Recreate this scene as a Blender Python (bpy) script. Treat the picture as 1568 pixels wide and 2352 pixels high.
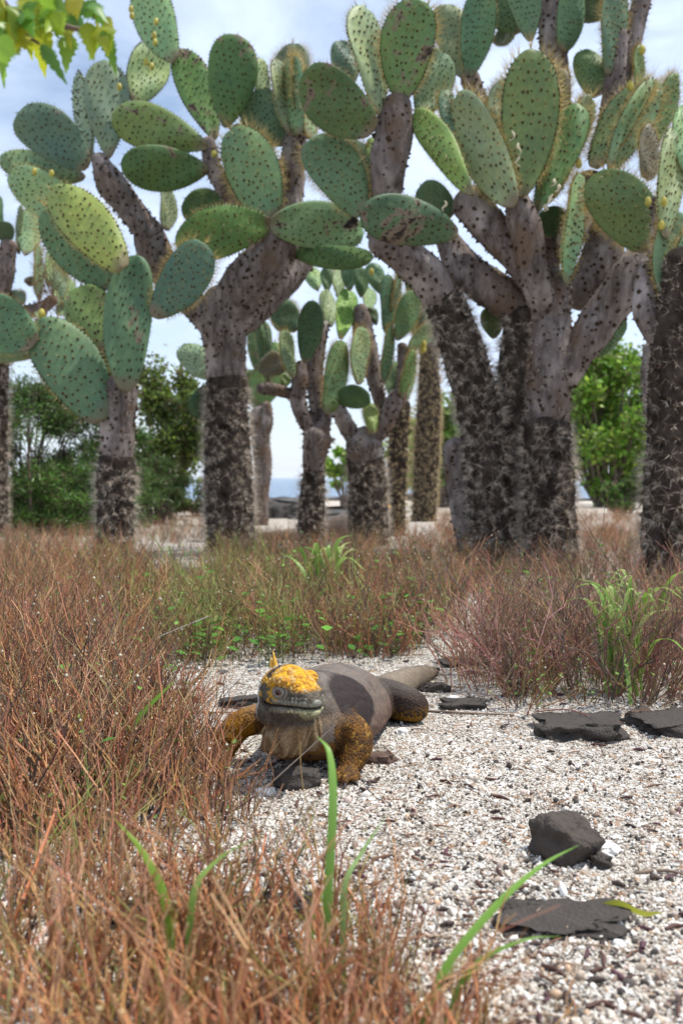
import bpy, bmesh, math, random
import numpy as np
from mathutils import Vector, Matrix, noise, kdtree

for o in list(bpy.data.objects): bpy.data.objects.remove(o)
random.seed(7); RNG = np.random.default_rng(7)
S = bpy.context.scene
C = S.collection
R = math.radians

# ------------------------------------------------------------------ camera
FPX = 2287.0                       # focal length in the 1568 x 2352 frame used for reading the photo
CAMZ = 0.5
PITCH = math.atan(78 / FPX)
CP, SP = math.cos(PITCH), math.sin(PITCH)
cam = bpy.data.cameras.new('camera'); camo = bpy.data.objects.new('camera', cam); C.objects.link(camo)
cam.sensor_fit = 'VERTICAL'; cam.sensor_height = 36; cam.sensor_width = 24; cam.lens = 35
cam.clip_start = 0.02; cam.clip_end = 60000
camo.location = (0, 0, CAMZ); camo.rotation_euler = (math.pi / 2 - PITCH, 0, 0)
cam.dof.use_dof = True; cam.dof.focus_distance = 1.85; cam.dof.aperture_fstop = 6.0
S.camera = camo

# ------------------------------------------------------------------ light
TO_SUN = Vector((0.40, 0.06, 0.91)).normalized()
elev = math.asin(TO_SUN.z); azim = math.atan2(TO_SUN.x, TO_SUN.y)
w = bpy.data.worlds.new('World'); S.world = w; w.use_nodes = True
nt = w.node_tree; nt.nodes.clear()
out = nt.nodes.new('ShaderNodeOutputWorld'); bg = nt.nodes.new('ShaderNodeBackground')
sky = nt.nodes.new('ShaderNodeTexSky'); sky.sky_type = 'NISHITA'; sky.sun_disc = False
sky.sun_elevation = elev; sky.sun_rotation = azim; sky.air_density = 1.1; sky.dust_density = 0.6; sky.ozone_density = 1.6
tc = nt.nodes.new('ShaderNodeTexCoord')
mp = nt.nodes.new('ShaderNodeMapping'); mp.inputs['Scale'].default_value = (1.6, 1.6, 5.5); mp.inputs['Rotation'].default_value = (0.12, 0.25, 0.3)
n1 = nt.nodes.new('ShaderNodeTexNoise'); n1.inputs['Scale'].default_value = 2.2; n1.inputs['Detail'].default_value = 9; n1.inputs['Roughness'].default_value = 0.58; n1.inputs['Distortion'].default_value = 0.4
rp = nt.nodes.new('ShaderNodeValToRGB'); rp.color_ramp.elements[0].position = 0.26; rp.color_ramp.elements[0].color = (0.16, 0.16, 0.16, 1); rp.color_ramp.elements[1].position = 0.66; rp.color_ramp.elements[1].color = (0.95, 0.95, 0.95, 1)
mx = nt.nodes.new('ShaderNodeMixRGB'); mx.inputs[2].default_value = (6.6, 7.6, 9.4, 1)
nt.links.new(tc.outputs['Generated'], mp.inputs[0]); nt.links.new(mp.outputs[0], n1.inputs['Vector'])
nt.links.new(n1.outputs[0], rp.inputs[0]); nt.links.new(rp.outputs[0], mx.inputs[0]); nt.links.new(sky.outputs[0], mx.inputs[1])
nt.links.new(mx.outputs[0], bg.inputs[0]); bg.inputs[1].default_value = 0.15
nt.links.new(bg.outputs[0], out.inputs[0])
sun = bpy.data.lights.new('sun', 'SUN'); sun.energy = 5.0; sun.angle = R(0.5); sun.color = (1.0, 0.955, 0.88)
suno = bpy.data.objects.new('sun', sun); C.objects.link(suno); suno.location = (0, 0, 20)
suno.rotation_euler = (-TO_SUN).to_track_quat('-Z', 'Y').to_euler()
S.render.engine = 'CYCLES'
S.cycles.max_bounces = 5; S.cycles.diffuse_bounces = 3; S.cycles.glossy_bounces = 2; S.cycles.transmission_bounces = 3
S.view_settings.view_transform = 'Standard'; S.view_settings.look = 'None'; S.view_settings.gamma = 1; S.view_settings.use_curve_mapping = False
S.view_settings.exposure = 0.0

# ------------------------------------------------------------------ helpers
def P(x, y, d):
    """pixel of the 1568x2352 frame at depth d (metres along +Y)"""
    u = (x - 784) / FPX; v = (1176 - y) / FPX
    dy = CP + v * SP; s = d / dy
    return Vector((u * s, d, CAMZ + (-SP + v * CP) * s))
def G(x, y):
    """pixel on the flat near ground"""
    u = (x - 784) / FPX; v = (1176 - y) / FPX
    dz = -SP + v * CP; s = -CAMZ / dz
    return Vector((u * s, (CP + v * SP) * s, 0))
REG = {'1': (0, 0, 1.12), '2': (1331, 0, 1.12), '3': (0, 800, 1.12), '4': (1331, 800, 1.12), '5': (1331, 1700, 1.12), '6': (1750, 0, 1568 / 981),
       'K': (1050, 1050, 2.24), 'L': (0, 800, 1568 / 600), 'D': (0, 0, 1 / 1.7417)}
def rc(reg, x, y):
    ox, oy, s = REG[reg]
    return (ox + x / s) / 1.7417, (oy + y / s) / 1.7417
def rscale(reg): return 1 / REG[reg][2] / 1.7417

def gz(x, y):
    """ground height"""
    z = 0.012 * noise.noise((x * 1.3, y * 1.3, 0)) + 0.006 * noise.noise((x * 4.1, y * 4.1, 3))
    z *= .3 if y < 3 else min(1, .3 + (y - 3) * .5)
    if y > 14: z -= 0.9 * min(1, (y - 14) / 48.0) ** 1.2
    return z
def mk(name, v, f, mats, parent=None, smooth=True, col=None, midx=None):
    me = bpy.data.meshes.new(name)
    v = np.asarray(v, dtype=np.float32).reshape(-1, 3)
    if isinstance(f, np.ndarray):
        n, k = f.shape
        me.vertices.add(len(v)); me.vertices.foreach_set('co', v.ravel())
        me.loops.add(n * k); me.loops.foreach_set('vertex_index', f.astype(np.int32).ravel())
        me.polygons.add(n); me.polygons.foreach_set('loop_start', np.arange(0, n * k, k, dtype=np.int32))
        me.update(calc_edges=True); me.validate()
    else:
        me.from_pydata([tuple(p) for p in v], [], f)
    if col is not None:
        a = me.color_attributes.new('Col', 'FLOAT_COLOR', 'POINT'); c = np.ones((len(v), 4), np.float32); c[:, :3] = col; a.data.foreach_set('color', c.ravel())
    me.polygons.foreach_set('use_smooth', np.full(len(me.polygons), smooth))
    for m in (mats if isinstance(mats, (list, tuple)) else [mats]):
        me.materials.append(m)
    if midx is not None: me.polygons.foreach_set('material_index', np.asarray(midx, dtype=np.int32))
    me.update()
    o = bpy.data.objects.new(name, me)
    C.objects.link(o)
    if parent: o.parent = parent
    return o
def empty(name, loc, label, cat, group=None):
    o = bpy.data.objects.new(name, None); C.objects.link(o); o.location = loc; o.empty_display_size = .1
    return tag(o, label, cat, group)
def tag(o, label, cat, group=None, kind=None):
    if label: o['label'] = label
    if cat: o['category'] = cat
    if group: o['group'] = group
    if kind: o['kind'] = kind
    return o
def child(o, par):
    """parent a world-space object to an empty placed by location only"""
    o.parent = par; o.matrix_parent_inverse = Matrix.Translation(-Vector(par.location)); return o

# ------------------------------------------------------------------ materials
def mat(name, rough=0.7, spec=0.3):
    m = bpy.data.materials.new(name); m.use_nodes = True
    n = m.node_tree; b = n.nodes['Principled BSDF']; b.inputs['Roughness'].default_value = rough; b.inputs['Specular IOR Level'].default_value = spec
    return m, n, b
def N(n, t, **kw):
    x = n.nodes.new(t)
    for k, v in kw.items():
        if k.startswith('i_'): x.inputs[k[2:]].default_value = v
        else: setattr(x, k, v)
    return x
def ramp(n, src, stops):
    r = n.nodes.new('ShaderNodeValToRGB'); e = r.color_ramp.elements
    while len(e) < len(stops): e.new(0.5)
    for el, (p, c) in zip(e, stops): el.position = p; el.color = (c, c, c, 1) if isinstance(c, (int, float)) else tuple(c) + (1,)
    n.links.new(src, r.inputs[0]); return r.outputs[0]
def mixc(n, fac, a, b, mode='MIX'):
    m = n.nodes.new('ShaderNodeMixRGB'); m.blend_type = mode
    for i, s in ((0, fac), (1, a), (2, b)):
        if isinstance(s, (int, float)): m.inputs[i].default_value = s if i == 0 else (s, s, s, 1)
        elif isinstance(s, tuple): m.inputs[i].default_value = s + (1,)
        else: n.links.new(s, m.inputs[i])
    return m.outputs[0]
def mth(n, op, a, b=0.0):
    m = n.nodes.new('ShaderNodeMath'); m.operation = op
    for i, s in ((0, a), (1, b)):
        if isinstance(s, (int, float)): m.inputs[i].default_value = s
        else: n.links.new(s, m.inputs[i])
    return m.outputs[0]
def tex(n, kind, vec, **kw):
    t = N(n, 'ShaderNodeTex' + kind, **kw)
    if vec is not None: n.links.new(vec, t.inputs['Vector'])
    return t
def bump(n, b, h, strength, dist):
    m = N(n, 'ShaderNodeBump', i_Strength=strength, i_Distance=dist); n.links.new(h, m.inputs['Height']); n.links.new(m.outputs[0], b.inputs['Normal']); return m
def objvec(n, offset=True, coord='Object'):
    t = n.nodes.new('ShaderNodeTexCoord')
    if not offset: return t.outputs[coord]
    oi = n.nodes.new('ShaderNodeObjectInfo'); m = mth(n, 'MULTIPLY', oi.outputs['Random'], 37.0)
    v = n.nodes.new('ShaderNodeVectorMath'); v.operation = 'ADD'
    n.links.new(t.outputs[coord], v.inputs[0]); n.links.new(m, v.inputs[1]); return v.outputs[0]
def simple(name, col, rough=0.7, spec=0.25, var=0.25, scale=8.0):
    m, n, b = mat(name, rough, spec); v = objvec(n)
    nz = tex(n, 'Noise', v, i_Scale=scale, i_Detail=5.0)
    c = mixc(n, 1.0, col, ramp(n, nz.outputs[0], [(0.3, 1 - var), (0.7, 1 + var)]), 'MULTIPLY')
    n.links.new(c, b.inputs['Base Color']); return m
def vcol(name, rough=0.7, spec=0.25, rnd=0.3, sub=0.0):
    """colour from the mesh's own pigment attribute, varied per object or instance"""
    m, n, b = mat(name, rough, spec)
    a = N(n, 'ShaderNodeVertexColor', layer_name='Col'); oi = n.nodes.new('ShaderNodeObjectInfo')
    f = mth(n, 'ADD', mth(n, 'MULTIPLY', oi.outputs['Random'], rnd * 2), 1 - rnd)
    c = mixc(n, 1.0, a.outputs[0], f, 'MULTIPLY'); n.links.new(c, b.inputs['Base Color'])
    if sub > 0:
        tr = n.nodes.new('ShaderNodeBsdfTranslucent'); n.links.new(c, tr.inputs[0]); ms = n.nodes.new('ShaderNodeMixShader'); ms.inputs[0].default_value = sub
        o = n.nodes['Material Output']; n.links.new(b.outputs[0], ms.inputs[1]); n.links.new(tr.outputs[0], ms.inputs[2]); n.links.new(ms.outputs[0], o.inputs[0])
    return m

# pad skin
M_PAD, n, b = mat('cactus_pad_skin', 0.55, 0.18)
v = objvec(n); oi = n.nodes.new('ShaderNodeObjectInfo')
big = tex(n, 'Noise', v, i_Scale=2.6, i_Detail=4.0, i_Roughness=0.6); fine = tex(n, 'Noise', v, i_Scale=26.0, i_Detail=6.0)
c = mixc(n, 1.0, oi.outputs['Color'], ramp(n, big.outputs[0], [(0.3, (0.78, 0.86, 0.95)), (0.7, (1.22, 1.12, 0.95))]), 'MULTIPLY')
c = mixc(n, 1.0, c, ramp(n, fine.outputs[0], [(0.3, 0.86), (0.7, 1.14)]), 'MULTIPLY')
sc = tex(n, 'Noise', v, i_Scale=3.4, i_Detail=9.0, i_Roughness=0.68, i_Distortion=0.5)
thr = mth(n, 'SUBTRACT', sc.outputs[0], mth(n, 'SUBTRACT', 0.725, mth(n, 'MULTIPLY', oi.outputs['Alpha'], 0.25)))
msk = ramp(n, thr, [(0.0, 0.0), (0.035, 1.0)]); msk2 = ramp(n, thr, [(0.035, 0.0), (0.07, 1.0)])
cork = mixc(n, fine.outputs[0], (0.16, 0.10, 0.06), (0.30, 0.22, 0.17))
c = mixc(n, msk, c, cork); c = mixc(n, msk2, c, (0.022, 0.018, 0.016))
# corky base of each pad
tcg = n.nodes.new('ShaderNodeTexCoord'); sx = n.nodes.new('ShaderNodeSeparateXYZ'); n.links.new(tcg.outputs['Object'], sx.inputs[0])
bz = mth(n, 'ADD', sx.outputs[2], mth(n, 'MULTIPLY', mth(n, 'SUBTRACT', sc.outputs[0], 0.5), 0.35))
c = mixc(n, ramp(n, bz, [(0.03, 0.85), (0.13, 0.0)]), c, (0.19, 0.14, 0.09))
n.links.new(c, b.inputs['Base Color']); bump(n, b, fine.outputs[0], 0.25, 0.01)
n.links.new(mth(n, 'ADD', 0.5, mth(n, 'MULTIPLY', msk, 0.35)), b.inputs['Roughness'])

M_AREOLE = simple('areole_wool', (0.055, 0.034, 0.02), 0.9, 0.1)
M_GOLD = simple('golden_spine', (0.52, 0.38, 0.13), 0.45, 0.35, 0.3)
M_SPINE = simple('grey_spine', (0.60, 0.51, 0.41), 0.45, 0.35, 0.45, 30)
M_TSPINE = simple('tan_spine', (0.56, 0.44, 0.26), 0.45, 0.35, 0.35, 30)
M_DSPINE = simple('dark_spine', (0.13, 0.085, 0.05), 0.5, 0.3, 0.4)

M_BARK, n, b = mat('cactus_bark', 0.85, 0.15)
v = objvec(n)
st = N(n, 'ShaderNodeMapping'); st.inputs['Scale'].default_value = (1, 1, 0.28); n.links.new(v, st.inputs[0])
n1 = tex(n, 'Noise', st.outputs[0], i_Scale=22.0, i_Detail=8.0, i_Roughness=0.65); n2 = tex(n, 'Noise', v, i_Scale=4.5, i_Detail=5.0); n3 = tex(n, 'Voronoi', st.outputs[0], i_Scale=30.0, feature='DISTANCE_TO_EDGE')
c = mixc(n, ramp(n, n1.outputs[0], [(0.32, 0.0), (0.7, 1.0)]), (0.065, 0.048, 0.041), (0.30, 0.245, 0.22))
c = mixc(n, ramp(n, n2.outputs[0], [(0.54, 0.0), (0.66, 0.7)]), c, (0.44, 0.38, 0.345))
c = mixc(n, ramp(n, n2.outputs[0], [(0.34, 0.8), (0.46, 0.0)]), c, (0.15, 0.095, 0.06))
c = mixc(n, ramp(n, n3.outputs[0], [(0.0, 0.22), (0.05, 0.0)]), c, (0.05, 0.035, 0.03))
n.links.new(c, b.inputs['Base Color']); h = mth(n, 'ADD', n1.outputs[0], ramp(n, n3.outputs[0], [(0, 0), (0.1, 0.25)])); bump(n, b, h, 0.7, 0.012)

M_DBARK, n, b = mat('spiny_trunk_bark', 0.9, 0.1)
v = objvec(n); n1 = tex(n, 'Noise', v, i_Scale=16.0, i_Detail=8.0, i_Roughness=0.65)
c = mixc(n, ramp(n, n1.outputs[0], [(0.35, 0.0), (0.7, 1.0)]), (0.016, 0.011, 0.008), (0.085, 0.065, 0.052)); n.links.new(c, b.inputs['Base Color']); bump(n, b, n1.outputs[0], 0.8, 0.015)

# lava rock
M_ROCK, n, b = mat('lava_rock', 0.88, 0.2)
v = objvec(n); n1 = tex(n, 'Noise', v, i_Scale=28.0, i_Detail=10.0, i_Roughness=0.75); n2 = tex(n, 'Voronoi', v, i_Scale=170.0)
c = mixc(n, n1.outputs[0], (0.035, 0.030, 0.027), (0.10, 0.085, 0.073))
n4 = tex(n, 'Noise', v, i_Scale=3.0, i_Detail=6.0); c = mixc(n, ramp(n, n4.outputs[0], [(0.55, 0), (0.75, 0.35)]), c, (0.15, 0.11, 0.08))
n.links.new(c, b.inputs['Base Color']); h = mth(n, 'ADD', n1.outputs[0], mth(n, 'MULTIPLY', n2.outputs[0], 0.6)); bump(n, b, h, 0.8, 0.006)
M_BROCK = simple('brown_rock', (0.10, 0.066, 0.05), 0.9, 0.15, 0.5, 40)
M_FROCK = simple('shore_rock', (0.085, 0.078, 0.072), 0.9, 0.15, 0.5, 5)

# coral sand: one colour per grain
M_SAND, n, b = mat('coral_sand', 0.85, 0.2)
t = n.nodes.new('ShaderNodeTexCoord'); g = t.outputs['Object']
v1 = tex(n, 'Voronoi', g, i_Scale=290.0, i_Randomness=1.0); v2 = tex(n, 'Voronoi', g, i_Scale=110.0)
big = tex(n, 'Noise', g, i_Scale=3.2, i_Detail=5.0, i_Roughness=0.6); mid = tex(n, 'Noise', g, i_Scale=24.0, i_Detail=4.0)
sp = n.nodes.new('ShaderNodeSeparateColor'); n.links.new(v1.outputs['Color'], sp.inputs[0])
gc = ramp(n, mth(n, 'ADD', sp.outputs[0], mth(n, 'MULTIPLY', mth(n, 'SUBTRACT', mid.outputs[0], 0.5), 0.55)), [(0.0, (0.035, 0.03, 0.026)), (0.14, (0.09, 0.075, 0.06)), (0.24, (0.26, 0.21, 0.165)), (0.45, (0.46, 0.40, 0.33)), (0.72, (0.66, 0.60, 0.52)), (1.0, (0.85, 0.82, 0.76))])
sp2 = n.nodes.new('ShaderNodeSeparateColor'); n.links.new(v2.outputs['Color'], sp2.inputs[0])
gc = mixc(n, ramp(n, sp2.outputs[1], [(0.90, 0.0), (0.91, 0.9)]), gc, (0.80, 0.77, 0.72))
gc = mixc(n, ramp(n, sp2.outputs[2], [(0.93, 0.0), (0.94, 0.8)]), gc, (0.38, 0.22, 0.12))
gc = mixc(n, 1.0, gc, ramp(n, big.outputs[0], [(0.3, 0.74), (0.65, 1.02)]), 'MULTIPLY')
# beyond the grains the sand is one pale tone
cd = n.nodes.new('ShaderNodeSeparateXYZ'); n.links.new(g, cd.inputs[0])
far = ramp(n, mth(n, 'DIVIDE', cd.outputs[1], 20.0), [(0.3, 0.0), (0.7, 1.0)])
fs = tex(n, 'Noise', g, i_Scale=0.9, i_Detail=7.0)
gc = mixc(n, far, gc, mixc(n, fs.outputs[0], (0.36, 0.30, 0.24), (0.66, 0.59, 0.50)))
n.links.new(gc, b.inputs['Base Color'])
h = mth(n, 'ADD', v1.outputs['Distance'], mth(n, 'MULTIPLY', mid.outputs[0], 2.0)); bump(n, b, h, 0.8, 0.006)

M_SEA, n, b = mat('sea_water', 0.12, 0.5)
t = n.nodes.new('ShaderNodeTexCoord'); st = N(n, 'ShaderNodeMapping'); st.inputs['Scale'].default_value = (0.10, 0.35, 1); n.links.new(t.outputs['Object'], st.inputs[0])
n1 = tex(n, 'Noise', st.outputs[0], i_Scale=1.0, i_Detail=8.0, i_Roughness=0.7)
c = mixc(n, n1.outputs[0], (0.018, 0.085, 0.20), (0.04, 0.15, 0.30)); n.links.new(c, b.inputs['Base Color']); bump(n, b, n1.outputs[0], 0.9, 0.8)

M_STEM = vcol('dry_stem', 0.6, 0.25, 0.30)
M_LEAF = vcol('leaf', 0.45, 0.35, 0.22, 0.35)
M_GRASS = vcol('grass_blade', 0.4, 0.35, 0.1, 0.45)
M_GRAIN = vcol('sand_grain', 0.8, 0.2, 0.15)
M_TWIG = simple('dead_twig', (0.22, 0.16, 0.12), 0.85, 0.15, 0.4, 30)
M_WOOD = simple('bush_wood', (0.16, 0.12, 0.09), 0.85, 0.15, 0.4, 12)
M_FRUIT = simple('young_fruit', (0.40, 0.34, 0.06), 0.5, 0.3, 0.3, 30)

# ------------------------------------------------------------------ setting
def grid_axis(a): return np.array(a)
ys = np.concatenate([np.arange(-2, 0.6, 0.2), np.arange(0.6, 3.2, 0.03), np.arange(3.2, 8, 0.12), np.arange(8, 30, 0.8), np.arange(30, 70, 4.0)])
xs = np.concatenate([-np.geomspace(120, 1.6, 30), np.arange(-1.5, 1.5, 0.03), np.geomspace(1.6, 120, 30)])
V = np.array([(x, y, gz(x, y)) for y in ys for x in xs]); nx = len(xs)
# tail drag and footprints pressed into the sand in front of the animal
def sand_dent(x, y):
    z = 0.0
    for (ax, ay, bx, by, wd, dp) in ((0.06, 1.66, 0.24, 1.22, .022, .009), (0.20, 1.78, 0.34, 1.35, .03, .007), (0.12, 1.3, 0.2, 1.1, .03, .006)):
        dx, dy = bx - ax, by - ay; t = max(0, min(1, ((x - ax) * dx + (y - ay) * dy) / (dx * dx + dy * dy)))
        r2 = (x - ax - dx * t) ** 2 + (y - ay - dy * t) ** 2
        z -= dp * math.exp(-r2 / wd ** 2) ; z += dp * .5 * math.exp(-(math.sqrt(r2) - 1.9 * wd) ** 2 / (wd * .7) ** 2)
    return z
def gsurf(x, y): return gz(x, y) + (sand_dent(x, y) + .004 * noise.noise((x * 14, y * 14, 9)) if y < 3.4 else 0)
for i in range(len(V)):
    if V[i, 1] < 3.4 and abs(V[i, 0]) < 1.6: V[i, 2] = gsurf(V[i, 0], V[i, 1])
F = np.array([(j * nx + i, j * nx + i + 1, (j + 1) * nx + i + 1, (j + 1) * nx + i) for j in range(len(ys) - 1) for i in range(nx - 1)])
ground = mk('ground', V, F, M_SAND); ground['kind'] = 'structure'
xs2 = np.concatenate([-np.geomspace(30000, 20, 24), np.geomspace(20, 30000, 24)]); ys2 = np.concatenate([np.arange(40, 200, 20), np.geomspace(200, 40000, 24)])
V = np.array([(x, y, -0.62) for y in ys2 for x in xs2]); nx = len(xs2)
F = np.array([(j * nx + i, j * nx + i + 1, (j + 1) * nx + i + 1, (j + 1) * nx + i) for j in range(len(ys2) - 1) for i in range(nx - 1)])
sea = mk('sea', V, F, M_SEA); sea['kind'] = 'structure'

# ------------------------------------------------------------------ cactus building
def needles(org, dirs, ln, wd, rng):
    """flat tapering needles: one triangle each"""
    n = len(org); rnd = rng.normal(size=(n, 3)); s = np.cross(dirs, rnd); s /= np.linalg.norm(s, axis=1)[:, None] + 1e-9
    wd = np.broadcast_to(np.asarray(wd, float), (n,))[:, None]; ln = np.asarray(ln).reshape(-1, 1)
    v = np.stack([org - s * wd, org + s * wd, org + dirs * ln], 1).reshape(-1, 3)
    return v, np.arange(3 * n).reshape(-1, 3)
def tufts(org, nrm, size, rng):
    """little dark woolly cones"""
    n = len(org); rnd = rng.normal(size=(n, 3)); a = np.cross(nrm, rnd); a /= np.linalg.norm(a, axis=1)[:, None]; bb = np.cross(nrm, a)
    size = np.broadcast_to(np.asarray(size, float), (n,))[:, None]
    ring = [org + (a * math.cos(t) + bb * math.sin(t)) * size - nrm * size * .3 for t in (0, 1.571, 3.142, 4.712)]
    v = np.stack(ring + [org + nrm * size * 1.0], 1).reshape(-1, 3)
    base = np.arange(n)[:, None] * 5
    f = np.concatenate([base + np.array([[i, (i + 1) % 4, 4]]) for i in range(4)], 0)
    return v, f

def pad_shape(var):
    rng = np.random.default_rng(100 + var)
    p = [.72, .60, .85, .66, .78, .58][var]; q = [.45, .46, .44, .40, .52, .48][var]
    bend = [0.05, -0.07, 0.10, -0.03, 0.02, 0.13][var]; twist = [.1, -.15, .2, 0, -.2, .12][var]; skew = [.03, -.05, 0, .05, -.03, .04][var]
    W, T = .31, .038
    def prof(t):
        t = np.clip(t, 0, 1); tm = p / (p + q); return t ** p * (1 - t) ** q / (tm ** p * (1 - tm) ** q) + .10 * (1 - t) ** 8 * (t > 0)
    def surf(t, s, side):
        """t along, s across -1..1, side +-1"""
        wv = prof(t) * W; x = wv * s + skew * np.sin(np.pi * t)
        th = T * (np.minimum(1, prof(t) * 1.15) ** .6) * (1.15 - .3 * t) * np.sqrt(np.maximum(0, 1 - np.abs(s) ** 2.6))
        y = side * th + bend * ((t - .3) ** 2 + .35 * (s * wv / W) ** 2 - .1) + .012 * np.sin(9 * t + 3 * s + var)
        a = twist * t; return np.stack([x * np.cos(a) - y * np.sin(a), x * np.sin(a) + y * np.cos(a), t * 1.0], -1)
    # areole lattice
    ar = []
    for r in range(1, 13):
        t = (r + .1) / 13.2; wv = float(prof(np.array(t))) * W; m = max(1, int(wv / .043))
        for k in range(-m, m + 1):
            s = (k + (.5 if r % 2 else 0)) * .075 / max(wv, .02) + rng.normal() * .055
            if abs(s) < .86: ar.append((min(.985, t + rng.normal() * .014), s))
    ar = np.array(ar)
    nt_, ns = 34, 17
    tt = .5 - .5 * np.cos(np.linspace(0, 1, nt_) * np.pi); tt = .55 * tt + .45 * np.linspace(0, 1, nt_)
    sv = np.sin(np.linspace(-1, 1, ns) * np.pi / 2)
    rows = []
    for t in tt[1:-1]:
        f_ = surf(np.full(ns, t), sv, 1); b_ = surf(np.full(ns, t), sv, -1)
        # soft mounds under the areoles
        for arr, sd in ((f_, 1), (b_, -1)):
            wv = float(prof(np.array(t))) * W
            d2 = ((ar[None, :, 0] - t) ** 2 + ((ar[None, :, 1] - sv[:, None]) * wv) ** 2)
            arr[:, 1] += sd * .009 * np.exp(-d2 / .02 ** 2).sum(1)
        rows.append(np.concatenate([f_, b_[::-1][1:-1]], 0))
    m = len(rows[0]); V = np.concatenate([np.array(rows).reshape(-1, 3), surf(np.array([0.0]), np.array([0.0]), 1), surf(np.array([1.0]), np.array([0.0]), 1)], 0)
    nr = len(rows); F = []
    for j in range(nr - 1):
        for i in range(m): F.append((j * m + i, j * m + (i + 1) % m, (j + 1) * m + (i + 1) % m, (j + 1) * m + i))
    i0, i1 = nr * m, nr * m + 1
    for i in range(m): F.append((i0, (i + 1) % m, i)); F.append((i1, (nr - 1) * m + i, (nr - 1) * m + (i + 1) % m))
    # areole positions + normals
    def pn(t, s, sd):
        c = surf(t, s, sd); e = .01
        dt = surf(np.clip(t + e, 0, 1), s, sd) - surf(np.clip(t - e, 0, 1), s, sd); ds = surf(t, np.clip(s + e, -1, 1), sd) - surf(t, np.clip(s - e, -1, 1), sd)
        nn = np.cross(ds, dt) * -sd; nn /= np.linalg.norm(nn, axis=1)[:, None] + 1e-9
        nn[nn[:, 1] * sd < 0] *= -1
        c[:, 1] += sd * .008; return c, nn
    c1, m1 = pn(ar[:, 0], ar[:, 1], 1); c2, m2 = pn(ar[:, 0], ar[:, 1], -1)
    te = np.linspace(.10, 1, 26); rim = []; rn = []
    for sd in (-1, 1):
        c = surf(te, np.full(26, .985 * sd), 1); nn = np.gradient(c, axis=0); out_ = np.stack([nn[:, 2] * sd, 0 * te, -nn[:, 0] * sd], -1); out_ /= np.linalg.norm(out_, axis=1)[:, None] + 1e-9
        rim.append(c); rn.append(out_)
    rim = np.concatenate(rim); rn = np.concatenate(rn)
    return V, F, (np.concatenate([c1, c2]), np.concatenate([m1, m2])), (rim, rn)

PADS = []; SPN = {}
for k in range(6):
    V, F, A, E = pad_shape(k); rng = np.random.default_rng(k)
    o = mk('pad', V, F, M_PAD); PADS.append(o.data); bpy.data.objects.remove(o)
    for style in ('dark', 'mid', 'gold'):
        nf, lf, ne, le, m_ = {'dark': (3, .035, 4, .05, M_DSPINE), 'mid': (4, .05, 7, .075, M_GOLD), 'gold': (5, .075, 17, .135, M_GOLD)}[style]
        vs, fs, mi = [], [], []; off = 0
        def add(v, f, m):
            global off
            vs.append(v); fs.append(f + off); mi.extend([m] * len(f)); off += len(v)
        add(*tufts(np.concatenate([A[0], E[0]]), np.concatenate([A[1], E[1]]), rng.uniform(.008, .018, len(A[0]) + len(E[0])), rng), 0)
        for (pos, nor, cnt, ln, wd) in ((A[0], A[1], nf, lf, .0018), (E[0], E[1], ne, le, .0018)):
            org = np.repeat(pos, cnt, 0); d = np.repeat(nor, cnt, 0) + rng.normal(size=(len(org), 3)) * .55; d[:, 2] += .1; d /= np.linalg.norm(d, axis=1)[:, None]
            L_ = ln * rng.uniform(.45, 1.25, len(org))
            if style == 'gold': L_ *= .6 + .7 * np.clip(org[:, 2], 0, 1)
            add(*needles(org, d, L_, wd, rng), 1)
        o = mk('spines', np.concatenate(vs), np.concatenate(fs), [M_AREOLE, m_], midx=mi, smooth=False); SPN[(k, style)] = o.data; bpy.data.objects.remove(o)

COL = {'b': (0.112, 0.185, 0.100), 'g': (0.135, 0.22, 0.075), 'y': (0.23, 0.34, 0.085), 'l': (0.225, 0.325, 0.155), 'd': (0.085, 0.145, 0.06), 'p': (0.17, 0.245, 0.125), 'n': (0.20, 0.17, 0.11)}  # greens differ by pad; sunlit ones painted paler, shaded ones darker
prng = random.Random(3)
def pad(tree, reg, bx, by, tx, ty, wpx, d, dt=0.0, ang=0.0, col='g', sp='dark', scab=.35, var=None):
    dt += {'y': .16, 'l': .14, 'p': .06}.get(col, 0) if ang < 45 else 0
    b0 = P(*rc(reg, bx, by), d); t0 = P(*rc(reg, tx, ty), d + dt); t0 = b0 + (t0 - b0) * 1.035
    ax = (t0 - b0); L = ax.length; ax.normalize()
    view = (b0 - Vector((0, 0, CAMZ))).normalized(); n0 = (-view - ax * (-view).dot(ax)).normalized()
    n_ = Matrix.Rotation(R(ang), 3, ax) @ n0
    wreal = wpx * rscale(reg) / FPX * d
    ca = abs(math.cos(R(ang))); wreal = wreal / ca if ca > .45 else .58 * L
    X = n_.cross(ax)
    k = prng.randrange(6) if var is None else var
    sw = wreal * 1.01 / (.62 * .96); st = .5 * L + .25
    fx = prng.choice((-1, 1))
    M = Matrix((X * sw * fx, n_ * st * fx, ax * L)).transposed().to_4x4(); M.translation = b0 - ax * L * .02
    o = bpy.data.objects.new('pad', PADS[k]); C.objects.link(o); o.parent = tree; o.matrix_parent_inverse = Matrix.Translation(-Vector(tree.location)); o.matrix_basis = M
    c = COL[col]; j = lambda: prng.uniform(.88, 1.12)
    o.color = (c[0] * j(), c[1] * j(), c[2] * j(), scab)
    s = bpy.data.objects.new('spines', SPN[(k, sp)]); C.objects.link(s); s.parent = o; s['kind'] = 'stuff'
    return o

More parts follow.
